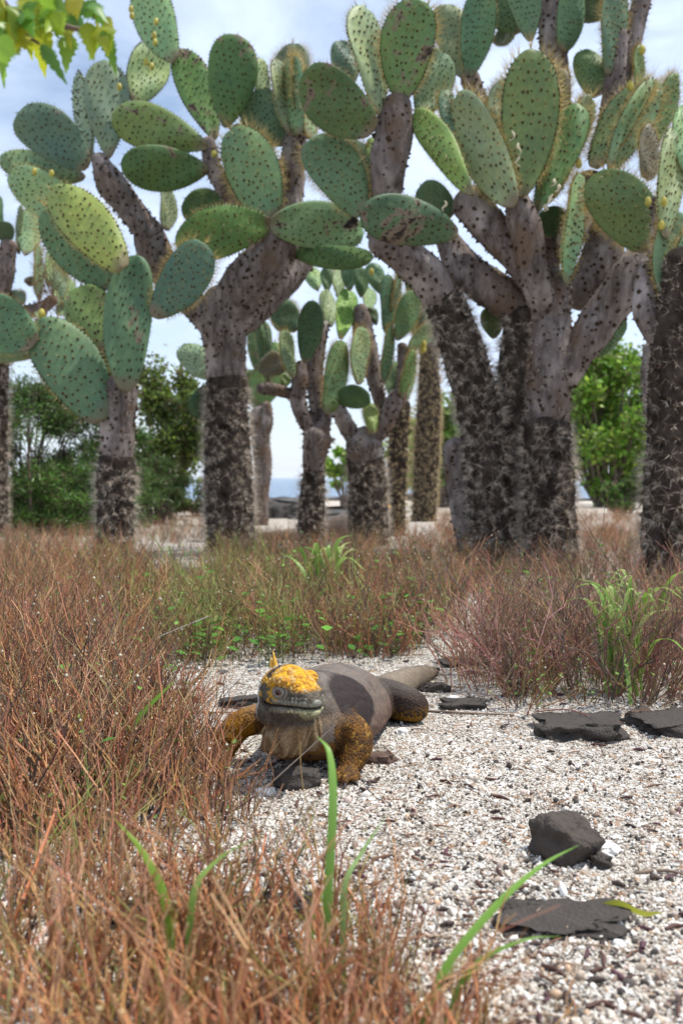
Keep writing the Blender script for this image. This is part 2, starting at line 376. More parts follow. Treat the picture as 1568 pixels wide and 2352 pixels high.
def crom(pts, n):
    """Catmull-Rom through rows (x,y,z,r)"""
    p = np.array(pts, float); p = np.vstack([2 * p[0] - p[1], p, 2 * p[-1] - p[-2]]); out_ = []
    for i in range(1, len(p) - 2):
        for t in np.arange(n) / n:
            out_.append(.5 * (2 * p[i] + (-p[i - 1] + p[i + 1]) * t + (2 * p[i - 1] - 5 * p[i] + 4 * p[i + 1] - p[i + 2]) * t * t + (-p[i - 1] + 3 * p[i] - 3 * p[i + 1] + p[i + 2]) * t ** 3))
    out_.append(p[-2]); return np.array(out_)
def frames(pts):
    T = np.gradient(pts, axis=0); T /= np.linalg.norm(T, axis=1)[:, None]
    u = np.cross(T[0], (.3, 1, .2)); u /= np.linalg.norm(u); U = []
    for t in T:
        u = u - t * u.dot(t); u /= np.linalg.norm(u); U.append(u)
    U = np.array(U); return T, U, np.cross(T, U)
def tube(path, sides=20, rough=.05, seed=0, round_top=True):
    if round_top:
        t1 = path[-1, :3] - path[-2, :3]; t1 /= np.linalg.norm(t1); r1 = path[-1, 3]; t0_ = path[0, :3] - path[1, :3]; t0_ /= np.linalg.norm(t0_); r0 = path[0, 3]
        cap = [np.append(path[-1, :3] + t1 * r1 * .75 * math.sin(a), r1 * math.cos(a)) for a in (.35, .7, 1.05, 1.35)]
        bot = [np.append(path[0, :3] + t0_ * r0 * .6 * math.sin(a), r0 * math.cos(a)) for a in (1.3, .9, .45)]
        path = np.vstack([bot, path, cap])
    pts, rad = path[:, :3], path[:, 3]; T, U, W_ = frames(pts); V = []; m = len(pts)
    for j in range(m):
        for i in range(sides):
            a = 2 * math.pi * i / sides; dv = U[j] * math.cos(a) + W_[j] * math.sin(a); p = pts[j] + dv * rad[j]
            k = 1 + rough * (noise.noise(Vector(p * 7) + Vector((seed, 0, 0))) * 1.3 + .5 * noise.noise(Vector(p * 22)))
            V.append(pts[j] + dv * rad[j] * k)
    top = len(V); V.append(pts[-1] + T[-1] * rad[-1] * (.45 if round_top else .05)); V.append(pts[0])
    F = [(j * sides + i, j * sides + (i + 1) % sides, (j + 1) * sides + (i + 1) % sides, (j + 1) * sides + i) for j in range(m - 1) for i in range(sides)]
    F += [((m - 1) * sides + i, (m - 1) * sides + (i + 1) % sides, top) for i in range(sides)] + [((i + 1) % sides, i, top + 1) for i in range(sides)]
    return np.array(V), F, (T, U, W_)
lseed = [0]
def limb(tree, reg, pts, d, style='bark', name='limb', base=False):
    """pts rows: x, y, width px, depth offset; base=True drops the first point to the ground"""
    lseed[0] += 1; rng = np.random.default_rng(500 + lseed[0]); rows = []
    for i, (x, y, wd, dd) in enumerate(pts):
        q = P(*rc(reg, x, y), d + dd)
        if base and i == 0: q.z = gz(q.x, q.y) - .04
        rows.append((q.x, q.y, q.z, wd * rscale(reg) / FPX * (d + dd) / 2))
    path = crom(rows, 7)
    V, F, _f = tube(path, 20, .10 if style == 'bark' else .06, lseed[0]); T, U, W_ = frames(path[:, :3])
    o = mk(name, V, F, M_BARK if style in ('bark', 'mid') else M_DBARK); child(o, tree)
    # areoles along the stem
    seg = np.linalg.norm(np.diff(path[:, :3], axis=0), axis=1); cum = np.concatenate([[0], np.cumsum(seg)])
    sp_, cnt, ln, wd = {'bark': (.052, 3, .022, .0011), 'mid': (.050, 7, .045, .0009), 'spiny': (.046, 21, .070, .00085), 'spinyg': (.046, 21, .075, .0010), 'brown': (.048, 9, .05, .0009)}[style]
    pos, nor, up = [], [], []; s = .02; r_ = 0
    while s < cum[-1]:
        j = min(len(path) - 2, np.searchsorted(cum, s) - 1); j = max(0, j); f = (s - cum[j]) / (seg[j] + 1e-9); p = path[j] * (1 - f) + path[j + 1] * f
        m = max(5, int(2 * math.pi * p[3] / sp_))
        for i in range(m):
            a = 2 * math.pi * (i + .5 * (r_ % 2)) / m + rng.normal() * .22; dv = U[j] * math.cos(a) + W_[j] * math.sin(a)
            if dv[1] > .55: continue                     # the far side cannot be seen from anywhere near
            pos.append(p[:3] + dv * p[3] * 1.0 + T[j] * rng.normal() * sp_ * .3); nor.append(dv); up.append(T[j])
        s += sp_ * .85; r_ += 1
    pos, nor, up = np.array(pos), np.array(nor), np.array(up); vs, fs, mi = [], [], []
    v, f = tufts(pos, nor, rng.uniform(.006, .0165, len(pos)), rng); vs.append(v); fs.append(f); mi += [0] * len(f)
    org = np.repeat(pos, cnt, 0); dr = np.repeat(nor, cnt, 0) * (.8 if style == 'bark' else .95) - np.repeat(up, cnt, 0) * (.0 if style == 'bark' else .22) + rng.normal(size=(len(org), 3)) * (.6 if style == 'bark' else .55)
    dr /= np.linalg.norm(dr, axis=1)[:, None]
    v2, f2 = needles(org, dr, ln * rng.uniform(.45, 1.15, len(org)), wd * rng.uniform(.7, 1.4, len(org)), rng); vs.append(v2); fs.append(f2 + len(v)); mi += [1] * len(f2)
    sm = {'bark': M_DSPINE, 'mid': M_SPINE, 'spiny': M_SPINE, 'spinyg': M_TSPINE, 'brown': M_SPINE}[style]
    q = mk('spines', np.concatenate(vs), np.concatenate(fs), [M_AREOLE, sm], midx=mi, smooth=False); q.parent = o; q['kind'] = 'stuff'
    return o
def fruit(tree, reg, x, y, d, r=.022):
    q = P(*rc(reg, x, y), d); bm = bmesh.new(); bmesh.ops.create_icosphere(bm, subdivisions=2, radius=r)
    for vv in bm.verts: vv.co.z *= 1.35; vv.co += Vector((0, 0, .25 * r)) if vv.co.z > r else Vector((0, 0, 0)); vv.co += q
    me = bpy.data.meshes.new('fruit'); bm.to_mesh(me); bm.free(); me.materials.append(M_FRUIT); o = bpy.data.objects.new('fruit', me); C.objects.link(o); child(o, tree)
def tree(x, y, d, label):
    q = P(x, y, d); return empty('prickly_pear_tree', (q.x, q.y, gz(q.x, q.y)), label, 'cactus', 'prickly pear cactus trees')

# --- A: young tree by the left thicket, big paddles low down
d = 5.9; A_ = tree(265, 1300, d, 'young prickly pear with one short trunk and huge low paddles beside the dark thicket')
limb(A_, 'D', [(264, 1300, 84, 0), (265, 1210, 82, 0), (266, 1120, 86, 0), (268, 1062, 84, 0)], d, 'spiny', 'trunk', True)
limb(A_, 'D', [(268, 1085, 72, 0), (270, 1000, 78, 0), (272, 930, 84, 0), (276, 890, 80, 0)], d, 'mid', 'trunk')
pad(A_, '3', 565, 850, 610, 258, 200, d - .14, .10, 8, 'b', 'dark', .45)
pad(A_, '3', 500, 865, 365, 385, 235, d - .04, .12, -12, 'g', 'dark', .62)
pad(A_, '3', 455, 985, 165, 540, 265, d - .12, .05, 10, 'b', 'mid', .3)
pad(A_, '3', 150, 650, -80, 460, 230, d - .12, -.05, 6, 'b', 'mid', .2)
pad(A_, '3', 150, 690, -70, 690, 80, d + .02, .25, 10, 'g', 'mid', .3)
pad(A_, '3', 130, 620, 60, 540, 110, d + .12, .1, 20, 'l', 'mid', .2)
pad(A_, '3', 505, 385, 210, 30, 215, d + .10, .12, -14, 'b', 'gold', .25)
pad(A_, '3', 548, 305, 228, -50, 215, d - .34, .12, 4, 'y', 'mid', .32, 1)
pad(A_, '3', 690, 520, 915, 200, 195, d - .12, .0, -8, 'b', 'gold', .3, 3)
fruit(A_, '3', 188, 512, d - .03)

# --- B: the middle tree with one thick bristly trunk and a wide crown
d = 6.5; B_ = tree(528, 1275, d, 'large prickly pear with one thick bristly trunk and wide two-armed crown by the sea')
limb(B_, 'D', [(532, 1275, 104, 0), (528, 1180, 110, 0), (524, 1090, 108, 0), (522, 980, 100, 0), (520, 880, 94, 0)], d, 'spiny', 'trunk', True)
limb(B_, 'D', [(521, 905, 84, 0), (518, 820, 92, 0), (514, 750, 104, 0), (516, 690, 96, .02)], d, 'mid', 'trunk')
limb(B_, '3', [(960, 570, 130, .02), (870, 470, 125, .05), (750, 340, 140, .08), (690, 220, 150, .06), (660, 130, 130, .02)], d)
limb(B_, '3', [(680, 160, 120, .02), (590, 50, 125, 0), (500, -70, 132, -.03), (445, -185, 70, -.05)], d)
limb(B_, '3', [(1040, 520, 190, 0), (1090, 400, 230, -.05), (1190, 290, 215, -.12), (1260, 190, 170, -.15)], d)
limb(B_, '3', [(1090, 540, 130, .2), (1180, 450, 135, .32), (1300, 330, 130, .42), (1370, 250, 110, .5)], d)
limb(B_, '1', [(1130, 960, 80, .0), (1040, 880, 85, 0), (960, 760, 80, 0), (930, 640, 70, 0)], d, 'mid')
limb(B_, '1', [(1270, 1000, 150, .1), (1295, 860, 130, .1), (1310, 720, 110, .08), (1330, 590, 95, .05)], d)
pad(B_, '1', 782, 268, 640, -90, 185, d, .1, -15, 'l', 'dark', .2)
pad(B_, '1', 960, 620, 805, 225, 150, d, .12, 20, 'g', 'dark', .66)
pad(B_, '1', 600, 460, 720, 215, 180, d + .2, .1, 10, 'l', 'dark', .15)
pad(B_, '1', 490, 700, 470, 265, 185, d - .05, .1, -12, 'p', 'dark', .4)
pad(B_, '1', 405, 715, 345, 345, 100, d + .05, .1, -62, 'l', 'dark', .4)
pad(B_, '1', 392, 745, 85, 510, 205, d - .1, -.12, 6, 'b', 'dark', .3)
pad(B_, '1', 375, 795, 10, 710, 135, d + .1, .1, 20, 'p', 'mid', .3)
pad(B_, '1', 390, 950, 40, 790, 190, d - .1, .16, 0, 'l', 'mid', .25)
pad(B_, '1', 925, 655, 505, 510, 190, d - .08, .02, 0, 'g', 'dark', .58)
pad(B_, '1', 930, 760, 548, 735, 185, d - .05, -.28, 0, 'd', 'dark', .38)
pad(B_, '1', 1010, 565, 1070, 158, 215, d - .05, -.08, 8, 'd', 'dark', .58)
pad(B_, '1', 1175, 570, 1190, 270, 85, d + .2, .1, 50, 'l', 'mid', .3)
pad(B_, '1', 1275, 645, 1110, 430, 200, d + .1, -.02, 0, 'b', 'dark', .2)
pad(B_, '1', 1212, 990, 1030, 580, 235, d - .25, .10, -6, 'p', 'gold', .28, 1)
pad(B_, '1', 1200, 740, 1080, 560, 160, d + .05, .1, 24, 'g', 'gold', .3)
pad(B_, '1', 1300, 600, 1245, 280, 95, d - .05, .12, 52, 'p', 'mid', .3)
pad(B_, '1', 1335, 600, 1295, 262, 125, d - .1, .08, -38, 'p', 'gold', .3)
pad(B_, '1', 1385, 615, 1330, 275, 75, d + .05, .1, 64, 'l', 'gold', .2)
pad(B_, '1', 1310, 420, 1312, 195, 150, d + .25, .05, 0, 'b', 'gold', .3)
pad(B_, '3', 1212, 105, 790, 195, 215, d - .25, -.32, -4, 'g', 'mid', .34, 4)
pad(B_, '1', 1010, 1020, 830, 890, 170, d + .15, -.05, 10, 'd', 'mid', .4)
pad(B_, '1', 738, 1025, 758, 845, 75, d + .1, .12, 55, 'l', 'mid', .1)
pad(B_, '3', 945, 785, 795, 655, 125, d + .12, .3, -10, 'l', 'dark', .1)
pad(B_, '3', 960, 960, 862, 880, 140, d + .15, -.1, 30, 'd', 'dark', .1)
pad(B_, '3', 1215, 110, 1620, 150, 205, d - .3, .12, -6, 'p', 'dark', .68, 1)
pad(B_, '3', 1300, 230, 1660, 260, 100, d - .1, -.3, 0, 'd', 'dark', .5)
for (x, y) in ((588, 42), (592, 72), (700, 98), (690, 158), (695, 190), (655, 278), (680, 298), (535, 390), (958, 690), (155, 770), (232, 778)): fruit(B_, '1', x, y, d - .1, .017)

# --- C: the big right-hand tree, several trunks grown together
d = 5.4; C_ = tree(1200, 1310, d, 'massive prickly pear with several thick trunks grown together and a dense golden spined crown')
limb(C_, 'D', [(1265, 1320, 128, -.05), (1262, 1200, 122, -.05), (1260, 1090, 112, -.04), (1256, 985, 106, -.02)], d, 'spiny', 'trunk', True)
limb(C_, 'D', [(1257, 1020, 96, 0), (1257, 900, 104, 0), (1262, 800, 104, 0), (1262, 700, 90, .02), (1275, 640, 60, .02)], d, 'mid', 'trunk')
limb(C_, 'D', [(1195, 1300, 100, .12), (1188, 1150, 108, .14), (1186, 980, 104, .14), (1190, 850, 96, .12), (1205, 730, 90, .08)], d, 'spiny', 'trunk', True)
limb(C_, 'D', [(1140, 1300, 100, .05), (1128, 1150, 106, .08), (1112, 1000, 104, .1), (1085, 880, 100, .1), (1050, 770, 98, .08), (1018, 690, 92, .05)], d, 'spiny', 'trunk', True)
limb(C_, 'D', [(1090, 1300, 56, .12), (1072, 1200, 66, .14), (1055, 1110, 64, .15), (1048, 1030, 66, .15)], d, 'mid', 'trunk', True)
limb(C_, 'D', [(1030, 710, 86, .06), (985, 640, 90, .02), (930, 590, 82, -.02), (870, 555, 62, -.06)], d)
limb(C_, '4', [(860, 520, 150, .1), (720, 410, 170, .1), (600, 320, 160, .12), (545, 240, 130, .16), (500, 150, 90, .2)], d)
limb(C_, '4', [(985, 560, 90, .05), (950, 430, 125, .0), (880, 330, 150, -.05), (800, 220, 160, -.06), (680, 100, 160, -.04), (610, 10, 170, -.02)], d)
limb(C_, '4', [(955, 590, 100, .02), (935, 470, 125, -.05), (900, 330, 140, -.12), (870, 180, 150, -.14), (840, 60, 140, -.15), (810, -30, 100, -.15)], d)
limb(C_, '4', [(1030, 800, 130, -.02), (1120, 650, 160, -.03), (1220, 500, 175, -.05), (1320, 350, 170, -.06), (1400, 230, 120, -.04)], d)
limb(C_, '4', [(1080, 430, 150, .2), (1180, 320, 180, .22), (1220, 160, 170, .25), (1210, 40, 150, .25)], d)
limb(C_, '4', [(980, 380, 70, .25), (975, 250, 80, .3), (960, 130, 90, .3)], d, 'mid')
limb(C_, '2', [(225, 1060, 140, .1), (240, 900, 120, .05), (250, 740, 160, 0), (270, 580, 170, 0), (290, 470, 130, 0)], d)
limb(C_, '2', [(700, 600, 120, .45), (650, 450, 90, .45), (615, 350, 85, .45)], d)
limb(C_, '2', [(1000, 560, 130, .5), (1000, 380, 120, .5), (985, 230, 115, .5), (970, 90, 105, .5), (980, -60, 90, .5)], d)
limb(C_, '2', [(1200, 700, 110, .3), (1235, 520, 90, .3), (1265, 330, 85, .3), (1285, 160, 80, .3)], d, 'mid')
limb(C_, '2', [(1270, 520, 75, .4), (1300, 350, 80, .4), (1345, 150, 85, .4), (1400, -80, 85, .4)], d, 'mid')
limb(C_, '2', [(1160, 800, 110, .1), (1130, 900, 120, .1), (1060, 1080, 120, .15)], d, 'mid')
pad(C_, '2', 178, 585, -120, 320, 235, d - .1, -.1, 0, 'd', 'mid', .70, 1)
pad(C_, '2', 70, 395, 38, 180, 120, d + .25, .05, 10, 'b', 'dark', .55)
pad(C_, '2', 205, 510, 148, 35, 80, d - .05, .05, 66, 'l', 'mid', .45)
pad(C_, '2', 305, 450, 372, 2, 225, d - .02, -.04, -6, 'g', 'gold', .74)
pad(C_, '2', 390, 530, 485, 245, 185, d + .12, .05, 10, 'p', 'dark', .25)
pad(C_, '2', 595, 345, 485, 30, 165, d + .45, .05, 10, 'p', 'mid', .25)
pad(C_, '2', 615, 340, 665, -60, 150, d + .40, -.08, -10, 'b', 'mid', .35)
pad(C_, '2', 840, 140, 690, -90, 170, d + .55, -.05, 0, 'b', 'dark', .3)
pad(C_, '2', 885, 180, 830, -140, 150, d + .35, -.05, 14, 'b', 'dark', .25)
pad(C_, '2', 715, 185, 830, 130, 90, d + .6, .1, 20, 'b', 'mid', .2)
pad(C_, '2', 1035, 225, 1090, -90, 120, d + .4, -.05, 18, 'b', 'dark', .3)
pad(C_, '2', 1110, 90, 1240, -40, 150, d + .55, -.1, 10, 'b', 'dark', .3)
pad(C_, '2', 1185, 430, 1110, 222, 130, d + .4, .02, 0, 'g', 'dark', .45)
pad(C_, '2', 1230, 330, 1290, -60, 90, d + .25, 0, 58, 'b', 'gold', .4)
pad(C_, '2', 850, 870, 885, 230, 238, d - .25, .10, 10, 'g', 'gold', .25, 4)
pad(C_, '2', 880, 800, 960, 290, 150, d - .12, .12, 48, 'g', 'gold', .25)
pad(C_, '2', 940, 700, 1010, 320, 170, d + .05, .1, -24, 'n', 'gold', .5)
pad(C_, '2', 915, 950, 1090, 460, 150, d - .15, .12, -30, 'g', 'gold', .35)
pad(C_, '2', 960, 900, 1160, 440, 110, d - .05, .12, 42, 'p', 'gold', .45)
pad(C_, '2', 618, 865, 362, 500, 125, d - .3, .12, -28, 'y', 'mid', .35, 0)
pad(C_, '2', 805, 915, 570, 430, 205, d - .3, .16, -10, 'l', 'gold', .42, 1)
pad(C_, '2', 590, 780, 515, 400, 110, d - .05, .1, 30, 'b', 'gold', .3)
pad(C_, '2', 700, 640, 800, 360, 150, d + .3, .08, 20, 'p', 'gold', .3)
pad(C_, '2', 553, 1045, 132, 960, 200, d - .3, -.25, 0, 'd', 'dark', .62, 0)
pad(C_, '2', 1425, 1110, 1165, 790, 240, d - .4, -.05, -4, 'g', 'gold', .25, 5)
pad(C_, '2', 1175, 745, 1410, 375, 125, d - .1, .15, -50, 'g', 'gold', .35)
pad(C_, '2', 1240, 760, 1450, 375, 150, d - .15, .12, 24, 'p', 'gold', .35)
pad(C_, '2', 1400, 680, 1525, 345, 110, d + .15, .1, 40, 'g', 'gold', .5)
pad(C_, '2', 1360, 390, 1385, 205, 50, d + .3, .05, 60, 'g', 'gold', .2)
pad(C_, '2', 1045, 1270, 1100, 790, 90, d - .15, .05, 62, 'l', 'gold', .2)
pad(C_, '2', 225, 760, 160, 615, 70, d + .1, .1, -20, 'y', 'dark', .2)
pad(C_, '2', 530, 970, 390, 830, 150, d + .15, -.08, 0, 'b', 'mid', .2)
pad(C_, '2', 130, 960, -95, 625, 215, d + .05, .02, 6, 'b', 'gold', .3, 3)
pad(C_, '2', 165, 890, 40, 640, 160, d + .25, .08, -10, 'p', 'gold', .2)
pad(C_, '2', 60, 660, 20, 560, 130, d + .4, .1, 0, 'l', 'mid', .2)
pad(C_, '4', 1170, 700, 1305, 530, 95, d + .1, -.05, 40, 'd', 'dark', .3)
pad(C_, '4', 720, 620, 700, 480, 95, d + .3, 0, 20, 'g', 'dark', .2)
pad(C_, '2', 1010, 1060, 960, 930, 130, d + .2, -.05, 0, 'd', 'gold', .3)
for (x, y) in ((1100, 735), (1385, 225), (1330, 385)): fruit(C_, '2', x, y, d - .1, .018)

# --- D: tree at the right margin
d = 4.6; D_ = tree(1530, 1350, d, 'dark trunked prickly pear standing right of the massive one, tall edge-on paddles on top')
limb(D_, 'D', [(1532, 1355, 118, 0), (1530, 1240, 114, 0), (1530, 1120, 108, 0), (1534, 1030, 100, 0)], d, 'spiny', 'trunk', True)
limb(D_, 'D', [(1533, 1050, 94, 0), (1536, 930, 96, 0), (1542, 800, 92, 0), (1556, 690, 90, 0), (1570, 600, 90, 0)], d, 'brown', 'trunk')
limb(D_, '4', [(1530, 760, 80, 0), (1470, 640, 105, .02), (1400, 510, 112, .05), (1395, 400, 105, .07), (1410, 310, 95, .08)], d)
limb(D_, 'D', [(1500, 960, 36, .25), (1494, 880, 46, .3), (1496, 800, 40, .35)], d, 'mid')
limb(D_, '4', [(1450, 500, 70, .1), (1440, 300, 60, .15), (1450, 80, 50, .2), (1440, 0, 40, .2)], d, 'mid')
pad(D_, '2', 1490, 1060, 1528, 585, 120, d, .08, 30, 'l', 'mid', .2)
pad(D_, '4', 1510, 500, 1530, 60, 130, d + .05, .05, 52, 'p', 'gold', .3)
pad(D_, '4', 1560, 560, 1600, 160, 150, d - .05, .05, 30, 'p', 'gold', .3)
pad(D_, '2', 1590, 780, 1580, 480, 120, d + .1, .05, 20, 'l', 'mid', .2)
pad(D_, '2', 1400, 800, 1440, 560, 100, d + .5, .05, 50, 'n', 'gold', .6)
for (x, y) in ((1410, 905), (1482, 905), (1470, 1010)): fruit(D_, '2', x, y, d, .016)

# --- E: slim tree in the middle distance
d = 6.9; E_ = tree(715, 1270, d, 'slim forked prickly pear standing in front of the sea gap')
limb(E_, 'D', [(713, 1270, 62, 0), (714, 1190, 60, 0), (718, 1130, 56, 0), (720, 1082, 50, 0)], d, 'spiny', 'trunk', True)
limb(E_, 'D', [(720, 1095, 46, 0), (722, 1040, 56, 0), (732, 1000, 70, 0), (738, 985, 44, 0)], d, 'mid', 'trunk')
limb(E_, 'K', [(480, 1560, 150, 0), (370, 1400, 140, -.02), (320, 1200, 150, -.03), (340, 1050, 150, -.03), (340, 920, 110, -.03)], d)
limb(E_, 'K', [(520, 1560, 140, .02), (560, 1420, 130, .03), (590, 1340, 90, .04)], d)
limb(E_, 'K', [(500, 1450, 120, .08), (480, 1200, 150, .12), (470, 950, 160, .15), (530, 650, 110, .2), (560, 560, 90, .22)], d)
limb(E_, 'K', [(250, 1180, 100, 0), (120, 1140, 110, 0), (-20, 1130, 100, 0)], d, 'bark')
pad(E_, 'K', 375, 895, 450, 345, 215, d - .1, -.05, 4, 'd', 'dark', .3)
pad(E_, 'K', 270, 1030, 188, 615, 95, d - .1, 0, 58, 'p', 'gold', .2)
pad(E_, 'K', 575, 1350, 710, 700, 190, d - .05, .05, 25, 'p', 'gold', .2, 1)
pad(E_, 'K', 855, 1085, 885, 590, 75, d + .1, .05, 66, 'l', 'gold', .1)
pad(E_, 'K', 660, 1210, 975, 1220, 200, d, -.15, 0, 'd', 'dark', .2)
pad(E_, 'K', 590, 1340, 660, 1240, 90, d - .05, .0, 0, 'g', 'dark', .2)
pad(E_, 'K', 200, 960, -20, 900, 220, d + .1, .1, 10, 'n', 'dark', .5)
pad(E_, 'K', 600, 570, 560, 240, 130, d + .2, .1, 20, 'l', 'mid', .3)
pad(E_, 'K', 300, 610, 110, 370, 230, d + .25, .1, 0, 'b', 'gold', .2)
pad(E_, 'K', 190, 1110, 210, 1010, 90, d + .15, .05, 0, 'g', 'mid', .2)
pad(E_, 'K', 60, 1080, -10, 500, 130, d + .3, .0, 25, 'b', 'mid', .3)

# --- F: spreading tree behind
d = 7.5; F_ = tree(845, 1250, d, 'wide bristly forked prickly pear between the slim tree and the massive one')
limb(F_, 'D', [(846, 1252, 92, 0), (845, 1180, 90, 0), (843, 1100, 86, 0), (840, 1060, 84, 0)], d, 'spiny', 'trunk', True)
limb(F_, 'D', [(841, 1080, 78, 0), (836, 1020, 84, 0), (836, 998, 50, 0)], d, 'mid', 'trunk')
limb(F_, 'K', [(820, 1580, 150, 0), (740, 1440, 150, 0), (680, 1310, 140, 0)], d)
limb(F_, 'K', [(980, 1600, 150, 0), (1070, 1480, 170, -.02), (1150, 1330, 170, -.03), (1190, 1190, 130, -.03)], d)
limb(F_, 'K', [(1090, 1400, 110, .1), (1030, 1150, 130, .15), (970, 900, 170, .2), (900, 600, 180, .25), (880, 420, 130, .25)], d)
limb(F_, 'K', [(1230, 1250, 110, .02), (1260, 1000, 110, .05), (1250, 750, 90, .1)], d, 'mid')
for a in [(1110, 630, 1130, 110, 120, 0, .05, 40, 'b', 'mid'), (1165, 560, 1220, 80, 80, .05, .05, 62, 'b', 'gold'), (1205, 690, 1360, 260, 195, -.05, .05, 10, 'g', 'gold'),
          (1085, 1080, 1150, 570, 105, -.05, .03, 35, 'b', 'gold'), (1245, 1210, 1345, 790, 100, -.08, .05, 35, 'g', 'gold'), (1300, 810, 1490, 550, 110, .05, .1, 30, 'p', 'gold'),
          (990, 1540, 960, 1250, 140, -.15, 0, 0, 'y', 'gold'), (880, 310, 895, 40, 140, .2, .05, 10, 'd', 'dark'), (780, 250, 770, 20, 140, .3, .05, 0, 'b', 'dark'),
          (1060, 280, 975, 0, 160, .1, .05, 0, 'b', 'dark'), (580, 260, 580, 30, 100, .35, .05, 20, 'b', 'dark'), (495, 250, 415, 20, 150, .4, .1, 0, 'l', 'dark'),
          (700, 680, 775, 270, 195, .1, .12, 0, 'y', 'dark'), (940, 430, 960, 250, 130, .3, .1, 10, 'l', 'mid'), (1020, 560, 960, 400, 100, .3, .0, 0, 'b', 'mid'), (670, 300, 680, 60, 90, .4, .1, 40, 'l', 'gold'),
          (1420, 560, 1400, 180, 130, .3, .0, 0, 'b', 'gold'), (1320, 300, 1350, 80, 130, .5, 0, 0, 'd', 'mid')]:
    pad(F_, 'K', a[0], a[1], a[2], a[3], a[4], d + a[5], a[6], a[7], a[8], a[9], .3)
for (x, y) in ((975, 85), (1445, 735), (1440, 780), (905, 640), (930, 740), (830, 705)): fruit(F_, 'K', x, y, d, .02)

# --- slender companions behind
d = 8.6; F2 = tree(912, 1225, d, 'thin golden spined prickly pear trunk close behind the wide forked one')
limb(F2, 'D', [(910, 1228, 44, 0), (908, 1150, 44, 0), (912, 1070, 44, 0), (916, 1000, 40, 0), (925, 930, 36, 0)], d, 'spinyg', 'trunk', True)
pad(F2, 'D', 925, 935, 945, 800, 34, d, 0, 60, 'p', 'gold', .3); pad(F2, 'D', 918, 945, 905, 830, 40, d, 0, 50, 'b', 'gold', .3)
d = 11.5; F3 = tree(975, 1195, d, 'straight golden spined prickly pear column left of the massive tree, alone in red scrub')
limb(F3, 'D', [(973, 1196, 56, 0), (976, 1120, 54, 0), (980, 1030, 56, 0), (984, 940, 54, 0), (985, 860, 46, 0), (984, 800, 40, 0)], d, 'spinyg', 'trunk', True)
pad(F3, 'D', 984, 830, 1000, 690, 60, d, 0, 50, 'p', 'gold', .3); pad(F3, 'D', 980, 820, 960, 700, 50, d, 0, 60, 'p', 'gold', .3); pad(F3, 'D', 985, 810, 975, 650, 70, d + .2, 0, 30, 'b', 'gold', .3)
d = 10.5; G_ = tree(597, 1208, d, 'crooked prickly pear half hidden behind the thick bristly trunk beside the sea')
limb(G_, 'D', [(597, 1208, 38, 0), (598, 1140, 36, 0), (604, 1070, 40, 0), (598, 1000, 44, 0), (600, 950, 48, 0)], d, 'mid', 'trunk', True)
limb(G_, 'D', [(604, 1010, 24, -.05), (614, 970, 26, -.08), (612, 930, 22, -.1)], d, 'mid')
pad(G_, 'D', 588, 850, 602, 735, 56, d, 0, 10, 'd', 'dark', .5); pad(G_, 'D', 600, 930, 625, 850, 70, d, 0, 0, 'g', 'mid', .3); pad(G_, 'D', 595, 940, 570, 850, 60, d + .2, 0, 20, 'b', 'mid', .3)
pad(G_, 'D', 640, 760, 670, 700, 60, d + .2, 0, 0, 'b', 'gold', .2); pad(G_, 'D', 610, 880, 645, 790, 60, d + .1, 0, 30, 'l', 'gold', .2)
d = 8.5; H_ = tree(-20, 1230, d, 'pale barked prickly pear at the dark thicket, a torn nest-like clump between its paddles')
limb(H_, 'D', [(-14, 1232, 60, 0), (-14, 1100, 60, 0), (-10, 900, 56, 0), (-5, 760, 60, 0)], d, 'spiny', 'trunk', True)
limb(H_, 'L', [(-20, 1140, 190, 0), (20, 950, 190, 0), (60, 720, 200, -.02), (95, 470, 170, -.05)], d)
limb(H_, 'L', [(30, 1230, 140, .05), (250, 1180, 150, .05), (450, 1120, 130, .05), (560, 1040, 110, .05)], d)
for a in [(270, 570, 320, 90, 270, 0, .12, 0, 'l', 'mid', .2), (80, 440, 50, 220, 190, -.05, -.1, 0, 'd', 'dark', .5), (410, 1050, 395, 480, 100, 0, .05, 60, 'p', 'gold', .3), (505, 900, 570, 490, 140, .1, .1, 30, 'l', 'mid', .3),
          (620, 1060, 650, 640, 170, .1, .1, 0, 'p', 'gold', .2), (240, 1090, 90, 950, 170, -.05, .1, 0, 'p', 'gold', .2), (560, 1080, 760, 840, 170, .05, .1, 0, 'l', 'gold', .2), (600, 1200, 720, 1050, 130, .1, .1, 0, 'l', 'gold', .2),
          (420, 1250, 440, 1130, 130, -.1, .1, 0, 'l', 'mid', .2), (340, 900, 300, 800, 120, .1, 0, 20, 'n', 'dark', .9), (20, 300, 0, -40, 60, 0, 0, 40, 'b', 'mid', .3), (200, 560, 200, 60, 60, .1, 0, 60, 'b', 'mid', .3)]:
    pad(H_, 'L', a[0], a[1], a[2], a[3], a[4], d + a[5], a[6], a[7], a[8], a[9], a[10])

